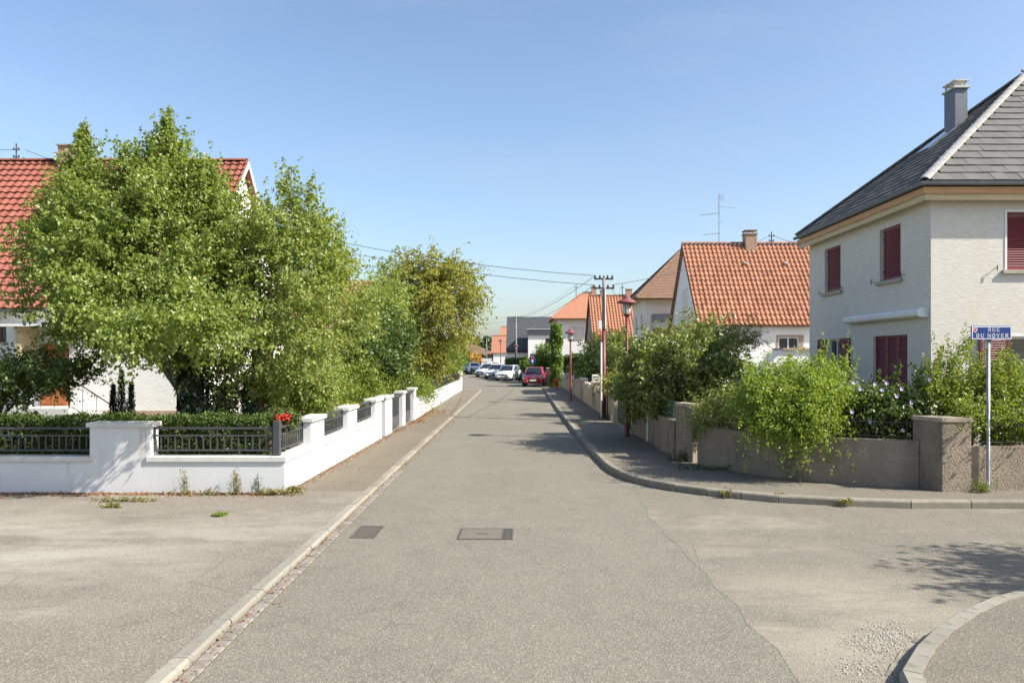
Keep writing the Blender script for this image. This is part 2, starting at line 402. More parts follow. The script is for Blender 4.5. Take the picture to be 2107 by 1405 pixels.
M_iron = mat('cast_iron', (0.10,0.088,0.075), 0.7, (0.065,0.057,0.05), 12, bump=(50,0.4,0.004))
M_cover = mat('cover_infill', (0.165,0.150,0.120), 0.93, (0.125,0.114,0.093), 8, bump=(50,0.5,0.004), fine=(60,0.65))
M_tar = mat('tar_patch', (0.035,0.033,0.032), 0.9, (0.07,0.065,0.06), 18, bump=(40,0.6,0.008))
M_gravel = mat('gravel_stone', (0.50,0.465,0.395), 0.95, (0.37,0.335,0.28), 10, bump=(30,0.4,0.006), rand=0.2)
M_litter = leaf_mat('litter_leaf', (0.20,0.085,0.04), (0.33,0.19,0.10), (0.42,0.30,0.18), 0.1, 0.03)

L_birch = leaf_mat('birch_leaf', (0.142,0.220,0.036), (0.300,0.365,0.095), (0.42,0.45,0.20), 0.48, 0.035)
L_birch2 = leaf_mat('birch_leaf_pale', (0.175,0.245,0.046), (0.330,0.385,0.115), (0.43,0.45,0.22), 0.48, 0.035)
L_ivy = leaf_mat('ivy_leaf', (0.024,0.050,0.013), (0.055,0.083,0.022), None, 0.30, 0.10)
L_ivy_l = leaf_mat('ivy_leaf_pale', (0.072,0.111,0.026), (0.130,0.163,0.042), None, 0.35, 0.08)
L_yellow = leaf_mat('yellowing_leaf', (0.195,0.230,0.040), (0.380,0.370,0.095), (0.40,0.30,0.10), 0.45, 0.03)
L_dark = leaf_mat('dark_leaf', (0.050,0.095,0.018), (0.125,0.185,0.040), (0.24,0.27,0.08), 0.42, 0.05)
L_shrub = leaf_mat('shrub_leaf', (0.115,0.165,0.040), (0.250,0.295,0.085), (0.37,0.38,0.17), 0.45, 0.05)
L_bright = leaf_mat('bright_leaf', (0.150,0.245,0.030), (0.310,0.400,0.075), (0.41,0.46,0.13), 0.46, 0.03)
L_upright = leaf_mat('upright_leaf', (0.125,0.195,0.026), (0.270,0.330,0.062), None, 0.46, 0.04)
L_hib = leaf_mat('hibiscus_leaf', (0.045,0.085,0.018), (0.115,0.165,0.034), (0.24,0.26,0.07), 0.40, 0.05)
L_hedge = leaf_mat('hedge_leaf', (0.040,0.080,0.014), (0.095,0.145,0.028), (0.17,0.18,0.04), 0.38, 0.03)
L_hedge_l = leaf_mat('hedge_leaf_pale', (0.115,0.185,0.024), (0.235,0.300,0.050), (0.30,0.22,0.06), 0.46, 0.03)
L_conifer = leaf_mat('conifer_leaf', (0.024,0.042,0.018), (0.055,0.073,0.028), None, 0.15, 0.05)
L_vine = leaf_mat('vine_leaf', (0.075,0.150,0.015), (0.185,0.275,0.034), None, 0.45, 0.04)
L_olive = leaf_mat('olive_leaf', (0.169,0.189,0.029), (0.273,0.260,0.046), None, 0.40, 0.05)
L_gold = leaf_mat('golden_leaf', (0.462,0.264,0.055), (0.605,0.363,0.099), None, 0.35, 0.05)
L_weed = leaf_mat('weed_leaf', (0.156,0.176,0.046), (0.312,0.273,0.098), (0.364,0.195,0.065), 0.40, 0.05)
L_far = leaf_mat('far_leaf', (0.052,0.098,0.034), (0.104,0.150,0.052), None, 0.30, 0.05)
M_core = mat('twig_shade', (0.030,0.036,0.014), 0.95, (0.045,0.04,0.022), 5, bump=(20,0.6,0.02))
M_petal = mat('lilac_petal', (0.46,0.42,0.66), 0.7, (0.52,0.42,0.62), 30)
M_petal_red = mat('red_petal', (0.60,0.045,0.03), 0.6, (0.5,0.03,0.025), 30)
M_petal_y = mat('yellow_petal', (0.60,0.46,0.08), 0.6, (0.5,0.40,0.10), 30)
# ------------------------------------------------------------------ foliage
def fast_mesh(name, V, F):                               # V (n,3), F (m,3) triangles
    me = bpy.data.meshes.new(name)
    me.vertices.add(len(V)); me.vertices.foreach_set('co', V.astype(np.float32).ravel())
    me.loops.add(F.size); me.loops.foreach_set('vertex_index', F.astype(np.int32).ravel())
    me.polygons.add(len(F)); me.polygons.foreach_set('loop_start', np.arange(0, F.size, 3, dtype=np.int32))
    me.update(calc_edges=True)
    return me
def unit(a): return a / (np.linalg.norm(a, axis=1, keepdims=True) + 1e-9)
def leaves(name, pos, outw, size, material, parent, R, ratio=0.36, droop=0.3, upn=0.6, outn=0.35, vary=0.5, fold=0.18):
    n = len(pos); pos = pos.astype(float)
    nrm = unit(R.normal(size=(n,3))*0.8 + np.array([0,0,upn]) + outw*outn)
    d = unit(R.normal(size=(n,3)) + outw*0.6 - np.array([0,0,droop*2]))
    d = unit(d - nrm*(d*nrm).sum(1, keepdims=True))
    s = np.cross(d, nrm)
    L = (size*(1 + vary*R.uniform(-1,1,size=n)))[:,None]
    V = np.stack([pos, pos + d*L*0.45 + s*L*ratio + nrm*L*fold, pos + d*L, pos + d*L*0.45 - s*L*ratio + nrm*L*fold], 1).reshape(-1,3)
    b = np.arange(n)[:,None]*4
    F = np.concatenate([b+np.array([[0,1,2]]), b+np.array([[0,2,3]])], 1).reshape(-1,3)
    org = np.array(ORG[parent.name]) if parent is not None else np.zeros(3)
    me = fast_mesh(name, V - org, F); me.materials.append(material)
    o = bpy.data.objects.new(name, me); col.objects.link(o)
    if parent is not None: o.parent = parent; ORG[o.name] = Vector(org)
    return o
def clump_points(ells, clumps, clump_r, twigs, per, tlen, R, up=0.3, shell=0.5, bow=0.0, lo=None, jitter=0.03):
    E = np.array([e[:6] for e in ells], float)
    w = (E[:,3]*E[:,4]*E[:,5])**0.62; w /= w.sum()
    k = R.choice(len(E), size=clumps, p=w)
    d = unit(R.normal(size=(clumps,3)))
    r = shell + (1-shell)*R.uniform(size=(clumps,1))**0.6
    C = E[k,:3] + d*E[k,3:]*r
    ctr = E[:,:3].mean(0)
    # twigs
    ci = np.repeat(np.arange(clumps), twigs)
    cr = clump_r*(0.6+0.8*R.uniform(size=clumps))
    T0 = C[ci] + R.normal(size=(len(ci),3))*0.5*cr[ci][:,None]
    outw = unit(d[ci]*0.7 + unit(C[ci]-ctr)*0.5 + R.normal(size=(len(ci),3))*0.45)
    td = unit(outw + np.array([0,0,up]))
    tl = tlen*(0.5+R.uniform(size=len(ci)))
    li = np.repeat(np.arange(len(ci)), per)
    t = R.uniform(size=len(li))
    P = T0[li] + td[li]*(t*tl[li])[:,None] + R.normal(size=(len(li),3))*jitter
    P[:,2] -= bow*(t**2)*tl[li]
    O = outw[li]
    if lo is not None:
        keep = P[:,2] > lo; P, O = P[keep], O[keep]
    return P, O, C
def pell(px, py, Y, rx, ry, dy=None):                   # ellipsoid from photo pixels
    p = W(px, py, Y); sc = Y/FOC
    return (p.x, p.y, p.z, rx*sc, dy if dy else (rx*sc*0.9), ry*sc)
def limbs(base, C, rad, R, fork=0.35, n=9, r_end=0.015):
    m = MB(); base = Vector(base)
    ctr = Vector(C.mean(0)); top = Vector((base.x*0.88+ctr.x*0.12, base.y*0.88+ctr.y*0.12, base.z+(ctr.z-base.z)*fork))
    lean = Vector((R.uniform(-.08,.08), R.uniform(-.08,.08), 0))
    m.tube([base - Vector((0,0,.05)), base*0.7+top*0.3+lean, base*0.3+top*0.7-lean, top], [rad*1.25, rad, rad*0.85, rad*0.72], 9)
    for i in R.choice(len(C), size=min(n, len(C)), replace=False):
        q = Vector(C[i]); mid = top*0.5+q*0.5 + Vector((R.uniform(-.2,.2), R.uniform(-.2,.2), R.uniform(-.05,.35)))
        m.tube([top - Vector((0,0,rad*0.5)), top*0.6+mid*0.4, mid, q], [rad*0.5, rad*0.36, rad*0.22, r_end], 6)
    return m

def tree(name, base, ells, label, cat, lm, bark, seed, clumps=150, clump_r=0.45, twigs=12, per=16, tlen=0.5, leaf=0.08, up=0.3,
         rad=0.16, fork=0.4, group=None, shell=0.45, bow=0.0, lo=None, droop=0.3, nl=9, extra=None, ratio=0.36, crown_name='crown'):
    R = np.random.default_rng(seed)
    root = thing(name, base, label, cat, group)
    P, O, C = clump_points(ells, clumps, clump_r, twigs, per, tlen, R, up, shell, bow, lo)
    if extra is not None:
        P = np.concatenate([P, extra[0]]); O = np.concatenate([O, extra[1]])
    limbs(base, C, rad, R, fork, nl).build('trunk', bark, root, smooth=True)
    leaves(crown_name, P, O, leaf, lm, root, R, droop=droop, ratio=ratio)
    return root
def shoots(starts, length, per, R, spread=0.25, lean=(0,0,1), jitter=0.03, bow=0.0):   # feathery straight shoots
    S = np.array(starts, float); n = len(S)
    d = unit(np.array(lean) + R.normal(size=(n,3))*spread)
    L = length*(0.6+0.8*R.uniform(size=n))
    i = np.repeat(np.arange(n), per); t = R.uniform(size=len(i))
    P = S[i] + d[i]*(t*L[i])[:,None] + R.normal(size=(len(i),3))*(jitter*(1.15-t))[:,None]
    P[:,2] -= bow*t**2*L[i]
    O = unit(R.normal(size=P.shape)*np.array([1,1,.3]) + d[i]*0.6)
    return P, O
def hedge_points(path, width, z0, z1, n, R, rough=0.06, bulge=0.0):   # leaves over a clipped hedge following a path
    path = np.array(path, float); seg = np.diff(path, axis=0); ln = np.linalg.norm(seg, axis=1); cum = np.concatenate([[0], ln.cumsum()])
    s = R.uniform(0, cum[-1], size=n); k = np.clip(np.searchsorted(cum, s)-1, 0, len(seg)-1)
    p = path[k] + seg[k]*((s-cum[k])/ln[k])[:,None]
    tdir = seg[k]/ln[k][:,None]; side = np.stack([tdir[:,1], -tdir[:,0]], 1)
    h = z1-z0
    a = R.uniform(0, 2*h+width, size=n)
    off = np.where(a < h, -width/2, np.where(a < h+width, a-h-width/2, width/2))
    z = np.where(a < h, z0+a, np.where(a < h+width, z1, z0+(a-h-width)))
    no = np.where((a < h)[:,None], np.concatenate([-side, 0*side[:,:1]], 1), np.where((a < h+width)[:,None], np.array([[0,0,1.0]]), np.concatenate([side, 0*side[:,:1]], 1)))
    wob = rough*(np.sin(s*3.1)*0.5+np.sin(s*7.3+z*4)*0.4+np.sin(s*17+z*11)*0.3) + R.normal(size=n)*rough*0.5 - np.abs(R.normal(size=n))*rough
    P = np.stack([p[:,0]+side[:,0]*off, p[:,1]+side[:,1]*off, z], 1) + no*wob[:,None]
    return P, no
def hedge(name, path, width, z0, z1, n, label, cat, lm, seed, leaf=0.05, rough=0.06, group=None, extra=None):
    R = np.random.default_rng(seed)
    c = np.array(path, float).mean(0)
    root = thing(name, (c[0], c[1], z0), label, cat, group)
    P, O = hedge_points(path, width, z0, z1, n, R, rough)
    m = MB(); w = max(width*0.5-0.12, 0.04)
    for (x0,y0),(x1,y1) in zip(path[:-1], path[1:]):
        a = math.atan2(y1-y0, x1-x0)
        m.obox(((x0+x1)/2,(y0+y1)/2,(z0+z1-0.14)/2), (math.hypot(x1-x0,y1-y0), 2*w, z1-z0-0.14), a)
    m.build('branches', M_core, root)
    if extra is not None: P = np.concatenate([P, extra[0]]); O = np.concatenate([O, extra[1]])
    leaves('foliage', P, O, leaf, lm, root, R, droop=0.1)
    return root
def bush(name, base, ells, label, cat, lm, seed, group=None, **k):
    k = dict(dict(clumps=60, clump_r=0.25, twigs=10, per=14, tlen=0.35, leaf=0.06, rad=0.05, fork=0.25, nl=8, crown_name='foliage'), **k)
    o = tree(name, base, ells, label, cat, lm, M_bark, seed, group=group, **k)
    return o

# ------------------------------------------------------------------ ground, road, pavements, kerbs
XL = lambda Y: -2.65 - 0.0125*Y                          # road edge on the left
ZL, ZR = 0.06, 0.12
g = MB(); g.sheet([(-900,-300),(900,-300),(900,1500),(-900,1500)], -0.03); struct('ground', g, M_ground)

right_edge = [(1.85,-12),(1.95,0),(2.1,3.0),(2.42,4.6),(2.81,5.92),(3.23,6.49),(3.59,6.88),(4.13,7.39),(4.66,7.78),(5.08,8.0),(6.0,8.35),(8,8.7),(12,8.9),(30,9.0)]
right_far = [(30,12.6),(12,12.6),(8,12.6),(6.1,12.62),(5.2,12.8),(4.17,13.1),(3.23,13.65),(2.72,14.08),(2.32,14.55),(1.99,15.15),(1.74,16.0),(1.62,17.1),(1.53,19.7),(1.40,23.8),(1.21,32.8),(1.07,44),(0.92,56.3),(0.6,62),(-0.2,68),(-1.1,73),(-2.3,79),(-3.9,86),(-6.5,94),(-12,102),(-30,112)]
left_far = [(-30,92),(-16,84),(-10,75),(-6.6,64),(-5.0,55),(XL(53.3)-1.35,53.3),(XL(53.3),53.3)]
road_poly = right_edge[:1] + right_edge[1:] + right_far + left_far + [(XL(-12),-12)]
m = MB()
tri = MB(); tri.sheet(road_poly, 0.0)
struct('road', tri, M_road)
# resurfaced mouth of the side road, a skin a few millimetres thick
side_poly = [(2.08,5.3),(2.36,5.0)] + [(x-0.02 if i < 6 else x, y+0.02) for i, (x,y) in enumerate(right_edge[4:])] + [(x, y-0.03) for x, y in right_far[:10]] + [(1.97,14.95),(1.93,14.3),(1.95,13.8),(1.86,13.1),(1.89,12.6),(1.82,12.0),(1.88,11.3),(1.86,10.7),(1.95,10.1),(1.93,9.5),(2.01,8.9),(1.98,8.3),(2.06,7.8),(2.01,7.2),(2.10,6.6),(2.05,6.0)]
m = MB(); m.prism(side_poly, -0.01, 0.0022); o = struct('side_road', m, M_side)

# forecourt and pavement on the left
KW = 0.135
fore = [(-40,-12),(XL(-12)-KW,-12),(XL(13.9)-KW,13.9),(-40,13.9)]
m = MB(); m.prism(fore, -0.02, ZL); struct('forecourt', m, M_fore)
pav = [(XL(13.9)-KW,13.902),(XL(53.3)-KW,53.3),(-4.9,53.3),(-4.62,37),(-4.5,29.5),(-4.5,13.902)]
m = MB(); m.prism(pav, -0.02, ZL); struct('pavement', m, M_pave)

kerb = struct_root('kerb', (XL(20), 20, 0))
def kerb_mesh(h, mt, w=KW, L=0.895):
    m = MB(); c = 0.022
    prof = [(0,-0.1),(w,-0.1),(w,h),(c,h),(0.008,h-0.012),(0,h-c*1.2)]       # x measured from the road side
    v = [(-p[0], 0.0, p[1]) for p in prof] + [(-p[0], L, p[1]) for p in prof]
    n = len(prof)
    m.add(v, [tuple(range(n)), tuple(range(2*n-1,n-1,-1))] + [(i,n+i,n+(i+1)%n,(i+1)%n) for i in range(n)])
    return mesh_of(m, 'kerb_stone', mt)
ks_new, ks_old = kerb_mesh(ZL+0.012, M_kerb), kerb_mesh(ZL+0.004, M_kerb_old)
rz = math.atan(0.0125)
y = 6.24 - 0.91*18
while y < 53.2:
    if y > 1.5:
        place('kerb_stone', ks_new if y < 12.1 else ks_old, kerb, (XL(y)+rnd.uniform(-.004,.004), y, rnd.uniform(-.004,.003)), (0, 0, rz+rnd.uniform(-.004,.004)))
    y += 0.91
# gutter setts
gutter = struct_root('gutter', (XL(10)+.07, 10, 0))
m = MB(); m.prism([(XL(2)-.002,2),(XL(2)+.15,2),(XL(17)+.15,17),(XL(17)-.002,17)], -0.02, 0.006); m.build('joint_bed', M_joint, gutter)
m = MB(); m.bbox(0.0, 0.125, 0, 0.132, -0.05, 0.016, 0.008); sett = mesh_of(m, 'sett', M_sett)
y = 4.3
while y < 16.8:
    place('sett', sett, gutter, (XL(y)+0.012+rnd.uniform(-.003,.004), y, rnd.uniform(-.005,.003)), (rnd.uniform(-.02,.02), rnd.uniform(-.02,.02), rz+rnd.uniform(-.03,.03)))
    y += 0.146

# right-hand kerbs: one stone per chord
def resample(path, step):
    out = [Vector((*path[0], 0))]
    pts = [Vector((*p, 0)) for p in path]
    acc = 0.0
    for a, b in zip(pts[:-1], pts[1:]):
        L = (b-a).length; t = 0.0
        while acc + (L-t) >= step:
            t += step-acc; acc = 0.0; out.append(a+(b-a)*(t/L))
        acc += L-t
    if (pts[-1]-out[-1]).length > step*0.12:
        if (pts[-1]-out[-1]).length < step*0.4 and len(out) > 1: out[-1] = pts[-1]
        else: out.append(pts[-1])
    return out
def kerb_line(root, path, step, h, side, mt, w=0.15):
    m = MB(); c = 0.025
    prof = [(0,-0.1),(w,-0.1),(w,h),(c,h),(0.01,h-0.014),(0,h-c*1.3)]
    v = [(0.0, p[0]*side, p[1]) for p in prof] + [(1.0, p[0]*side, p[1]) for p in prof]
    n = len(prof); m.add(v, [tuple(range(n)), tuple(range(2*n-1,n-1,-1))] + [(i,n+i,n+(i+1)%n,(i+1)%n) for i in range(n)])
    me = mesh_of(m, 'kerb_stone', mt)
    R = resample(path, step)
    for a, b in zip(R[:-1], R[1:]):
        d = b-a
        place('kerb_stone', me, root, a + Vector((rnd.uniform(-.005,.005), rnd.uniform(-.005,.005), rnd.uniform(-.006,.004))), (0, 0, math.atan2(d.y, d.x)+rnd.uniform(-.006,.006)), (d.length-0.014, 1, 1))
kerb_r = struct_root('kerb', (3, 13, 0))
far_kerb = right_far[1:17]
kerb_line(kerb_r, far_kerb[:5], 0.97, ZR+0.01, -1, M_kerb_old)
kerb_line(kerb_r, far_kerb[4:12], 0.62, ZR+0.01, -1, M_kerb_old)
kerb_line(kerb_r, far_kerb[11:], 0.97, ZR+0.01, -1, M_kerb_old)
kerb_n = struct_root('kerb', (3, 7, 0))
kerb_line(kerb_n, right_edge[1:5], 0.8, 0.11, -1, M_kerb)
kerb_line(kerb_n, right_edge[4:], 0.62, 0.11, -1, M_kerb)
def offset(path, d):
    out = []
    for i, p in enumerate(path):
        a, b = path[max(i-1,0)], path[min(i+1,len(path)-1)]
        t = Vector((b[0]-a[0], b[1]-a[1])).normalized(); out.append((p[0]+t.y*d, p[1]-t.x*d))
    return out
inner = offset(right_far[:17], 0.14)
wall_back = [(2.35,57),(2.95,30),(3.3,23),(3.5,18),(3.8,17),(4.3,16.2),(4.95,15.2),(5.9,14.4),(7,14.0),(30,13.9)]
m = MB(); m.prism(inner + wall_back, -0.02, ZR); struct('pavement', m, M_paver_r)
near_in = offset(right_edge, 0.14)
m = MB(); m.prism(near_in + [(30,-12)], -0.02, 0.10); struct('pavement', m, M_paver_r)
# gardens
m = MB(); m.prism([(-60,13.96),(-4.6,13.96),(-4.6,29.5),(-4.75,37),(-4.95,53),(-60,53)], -0.02, 0.11); struct('lawn', m, M_lawn)
m = MB(); m.prism([(60,13.95),(7.2,14.05),(5.95,14.5),(5.0,15.3),(4.35,16.3),(3.85,17.1),(3.55,18),(3.35,23),(3.0,30),(2.4,57),(60,57)], -0.02, 0.14); struct('lawn', m, M_lawn)

# ------------------------------------------------------------------ iron in the road
r = thing('manhole_cover', (-0.61, 10.82, 0.004), 'rectangular cover with pale infill and dark tarred end in the road centre', 'manhole cover')
m = MB()
m.box(-0.985,-0.235,10.50,10.52,-.02,.012).box(-0.985,-0.235,11.12,11.14,-.02,.012).box(-0.985,-0.965,10.521,11.119,-.02,.012).box(-0.255,-0.235,10.521,11.119,-.02,.012).box(-0.385,-0.368,10.521,11.119,-.02,.012)
m.build('frame', M_iron, r)
m = MB(); m.box(-0.963,-0.387,10.522,11.118,-.02,.008); m.build('cover_plate', M_cover, r)
m = MB(); m.box(-0.366,-0.257,10.522,11.118,-.02,.009); m.build('tar_strip', M_tar, r)
m = MB(); m.box(-0.74,-0.60,10.80,10.83,.009,.012); m.build('lifting_slot', M_tar, r)
r = thing('drain_grate', (-2.28, 10.95, 0.0), 'square iron drain grate beside the left kerb', 'drain grate')
m = MB(); m.box(-2.46,-2.12,10.58,10.61,-.05,.010).box(-2.46,-2.12,11.27,11.30,-.05,.010).box(-2.46,-2.43,10.611,11.269,-.05,.010).box(-2.15,-2.12,10.611,11.269,-.05,.010); m.build('frame', M_iron, r)
m = MB(); m.box(-2.429,-2.151,10.612,11.268,-.05,-.03); m.build('sump', M_black, r)
m = MB(); m.box(-.009,.009,0,.655,-.028,.008); bm_ = mesh_of(m, 'bar', M_iron)
for i in range(9): place('bar', bm_, r, (-2.41+i*0.03, 10.6125, 0))

# ------------------------------------------------------------------ left garden wall
lw = thing('garden_wall', (-4.33, 13.7, 0), 'white rendered garden wall with grey railings on the left street corner', 'garden wall')
for a, b in ((-18,-7.761),(-6.689,-4.3302)):
    m = MB(); m.box(a,b,13.7,13.95,0,.615); m.build('wall_base', M_white, lw)
for a, b in ((13.951,15.349),(16.341,18.459),(19.431,21.699)):
    m = MB(); m.box(-4.58,-4.33,a,b,0,.614); m.build('wall_base', M_white, lw)
m = MB()
m.bbox(-18,-7.7,13.665,13.985,.616,.705,.008).bbox(-6.76,-4.295,13.665,13.985,.616,.705,.008)
for a, b in ((13.986,15.36),(16.33,18.47),(19.42,21.71)): m.bbox(-4.615,-4.295,a,b,.616,.705,.008)
m.build('coping', M_white_cap, lw)
def pillar(x0,x1,y0,y1,z0,z1,mt,capmt,parent,over=0.05,capt=0.08):
    m = MB(); m.box(x0,x1,y0,y1,z0,z1-capt); p = m.build('pillar', mt, parent)
    m = MB(); a, b = over, capt
    m.bbox(x0-a,x1+a,y0-a,y1+a,z1-capt+.001,z1,.012); m.build('cap', capmt, p)
    return p
pillar(-7.76,-6.69,13.70,13.99,.0,1.30,M_white,M_white_cap,lw)
for a, b in ((15.35,16.34),(18.46,19.43),(21.70,22.68)):
    pillar(-4.59,-4.33,a,b,.0,1.25,M_white,M_white_cap,lw)
for a, b in ((23.25,24.37),(26.4,26.96),(28.9,29.47)):
    pillar(-4.59,-4.327,a,b,0.02,1.25,M_white,M_white_cap,lw)
m = MB()
for (x0,y0),(x1,y1) in zip([(-4.33,29.471),(-4.44,37),(-4.68,53.3)][:-1], [(-4.44,37),(-4.68,53.3)]):
    m.prism([(x0,y0),(x1,y1),(x1-.25,y1),(x0-.25,y0)], 0, .80)
m.build('wall_base', M_white, lw)
pillar(-4.93,-4.66,52.7,53.35,0.02,1.32,M_white,M_white_cap,lw,0.02)
def railing(p, q, parent, z0=.80, z1=1.19, n=None, gap=.12, mt=M_grey_metal, mid=1.06):
    p, q = Vector((*p,0)), Vector((*q,0)); d = q-p; L = d.length; a = math.atan2(d.y, d.x); c = (p+q)/2
    m = MB(); up = Vector((0,0,1))
    m.obox(c+up*z1, (L,.04,.035), a).obox(c+up*mid, (L,.03,.028), a).obox(c+up*z0, (L,.035,.03), a)
    n = n or int(L/gap)
    for t in (0.004, 0.996): m.obox(p+d*t+up*(z0+z1)/2, (.035,.034,z1-z0+.06), a)
    ml = 0.5
    for t in (ml-.035/L*1.8, ml+.035/L*1.8): m.obox(p+d*t+up*(mid+z1)/2, (.022,.022,z1-mid-.03), a)
    rl = m.build('railing', mt, parent)
    bm2 = MB(); bm2.box(-.011,.011,-.009,.009,z0+.016,mid-.015); me = mesh_of(bm2, 'baluster', mt)
    for i in range(1, n):
        place('baluster', me, rl, p+d*(i/n), (0,0,a))
    return rl
railing((-7.765,13.82),(-10.9,13.82),lw); railing((-10.95,13.82),(-14.2,13.82),lw)
railing((-6.685,13.82),(-4.56,13.82),lw)
m = MB(); m.bbox(-4.555,-4.44,13.765,13.88,.706,1.32,.006); m.build('corner_post', M_grey_metal, lw)
railing((-4.495,13.885),(-4.495,15.35),lw); railing((-4.46,16.345),(-4.46,18.455),lw); railing((-4.46,19.435),(-4.46,21.695),lw)
# railing on the far stretch
rl = MB()
a0, a1 = Vector((-4.56,36.5,0)), Vector((-4.80,52.65,0)); dd = a1-a0; ang = math.atan2(dd.y,dd.x)
for z in (.88,1.26): rl.obox((a0+a1)/2+Vector((0,0,z)), (dd.length,.035,.035), ang)
rr = rl.build('railing', M_dark_metal, lw)
b2 = MB(); b2.box(-.012,.012,-.012,.012,.805,1.24); me = mesh_of(b2, 'baluster', M_dark_metal)
for i in range(0, 62): place('baluster', me, rr, a0+dd*(i/61), (0,0,ang))
def metal_gate(y0, y1, x, label):
    g = thing('garden_gate', (x, (y0+y1)/2, .08), label, 'gate', 'grey metal gates in the white wall')
    m = MB(); z0, z1 = .10, 1.14
    m.box(x-.02,x+.02,y0,y0+.05,z0,z1).box(x-.02,x+.02,y1-.05,y1,z0,z1).box(x-.018,x+.018,y0+.051,y1-.051,z0,z0+.05).box(x-.018,x+.018,y0+.051,y1-.051,z1-.05,z1).box(x-.018,x+.018,y0+.051,y1-.051,.42,.46)
    m.build('frame', M_gate_panel, g)
    m = MB(); m.box(x-.008,x+.008,y0+.051,y1-.051,.151,.419); m.build('lower_panel', M_gate_panel, g)
    n = max(3, int((y1-y0)/.11)); b = MB(); b.box(-.012,.012,-.012,.012,.461,z1-.051); me = mesh_of(b,'bar',M_gate_panel)
    for i in range(1,n): place('bar', me, g, (x, y0+(y1-y0)*i/n, 0))
    ym = y0+.12
    m = MB(); m.box(x+.02,x+.06,ym-.07,ym+.07,.96,.985).box(x+.02,x+.035,ym-.02,ym+.02,.84,.959); m.build('handle', M_galv, g)
    return g
metal_gate(22.70,23.24,-4.47,'narrow grey metal gate in the white wall, nearest of the three gates')
metal_gate(24.39,26.38,-4.47,'wide grey barred gate between the fourth and fifth white pillars')
metal_gate(26.98,28.88,-4.47,'grey barred gate in the white wall next to the overhanging hedge')
# ------------------------------------------------------------------ right garden walls
def wall_run(path, th, z0, z1, mt, parent, name='wall_base', cap=None, side=1):
    m = MB(); o = offset(path, -th*side)
    for i in range(len(path)-1):
        m.prism([path[i], path[i+1], o[i+1], o[i]], z0, z1)
    w = m.build(name, mt, parent)
    if cap:
        m = MB(); a = offset(path, .025*side); b = offset(path, -(th+.02)*side)
        for i in range(len(path)-1): m.prism([a[i], a[i+1], b[i+1], b[i]], z1+.001, z1+cap[0])
        m.build('coping', cap[1], parent)
    return w
rw = thing('garden_wall', (5.5, 14.5, ZR), 'weathered roughcast wall with stout pillars curving round the right corner', 'garden wall')
curve = [(3.5,17.15),(3.62,16.85),(3.82,16.4),(4.15,15.85),(4.6,15.2),(5.1,14.72),(5.7,14.3),(6.3,14.05),(6.92,13.85)]
wall_run(curve[1:], .22, 0, .955, M_rough, rw, side=1)
wall_run([(7.6,13.62),(20,13.62)], .22, 0, .88, M_rough, rw, side=1)
wall_run([(3.28,17.75),(3.22,21.3),(3.08,23.6)], .2, 0, .98, M_rough, rw, side=-1)
def rot_pillar(poly, z1, parent, mt=M_rough, capmt=M_rough_cap):
    m = MB(); m.prism(poly, 0, z1-.07); p = m.build('pillar', mt, parent)
    c = Vector((sum(q[0] for q in poly)/4, sum(q[1] for q in poly)/4))
    o = [(c.x+(q[0]-c.x)*1.06, c.y+(q[1]-c.y)*1.06) for q in poly]
    m = MB(); m.prism(o, z1-.069, z1); m.build('cap', capmt, p)
rot_pillar([(7.14,13.47),(7.64,13.47),(7.40,13.98),(6.88,13.98)], 1.40, rw)
rot_pillar([(3.30,17.62),(3.58,17.12),(3.80,17.3),(3.52,17.8)], 1.41, rw)
def thin_rail(path, z0, z1, parent, gap, mt, r=.007):
    m = MB(); R = resample(path, gap)
    for z in (z0, z1-.06): m.tube([Vector((*p, z)) for p in path], r*1.3, 6)
    rl = m.build('railing', mt, parent)
    b = MB(); b.tube([(0,0,z0-.04),(0,0,z1)], r, 6); me = mesh_of(b, 'baluster', mt)
    for p in R: place('baluster', me, rl, p)
co = offset(curve[2:], -.11)
thin_rail(co, 1.02, 1.33, rw, .13, M_dark_metal)
thin_rail([(7.7,13.73),(12,13.73)], .95, 1.30, rw, .13, M_dark_metal)
thin_rail([(3.38,17.85),(3.32,21.3),(3.18,23.5)], 1.03, 1.42, rw, .12, M_green_metal, .008)
m = MB(); m.box(3.19,3.215,21.17,21.33,.13,1.0); m.build('white_strip', M_whiteplastic, rw)

gg = thing('garden_gate', (3.03, 25, ZR), 'dark green metal gate beside the tan gate pillar', 'gate')
m = MB(); z0, z1 = .2, 1.38
m.box(3.03,3.07,23.75,23.80,z0,z1).box(2.98,3.02,26.45,26.5,z0,z1)
for z in (z0,.75,z1-.04): m.prism([(3.035,23.801),(3.06,23.801),(3.01,26.449),(2.985,26.449)], z, z+.04)
m.build('frame', M_green_metal, gg)
b = MB(); b.box(-.011,.011,-.03,.03,z0+.041,z1-.041); me = mesh_of(b,'slat',M_green_metal)
for i in range(1,24): place('slat', me, gg, (3.047-.05*i/24, 23.8+2.65*i/24, 0))
tp = thing('gate_pillar', (2.98, 26.9, ZR), 'plain tan gate pillar beside the green gate', 'pillar')
m = MB(); m.bbox(2.86,3.12,26.65,27.15,.1,1.37,.01); m.build('shaft', M_tan, tp)
m = MB(); m.bbox(2.83,3.15,26.62,27.18,1.371,1.43,.01); m.build('cap', M_rough_cap, tp)

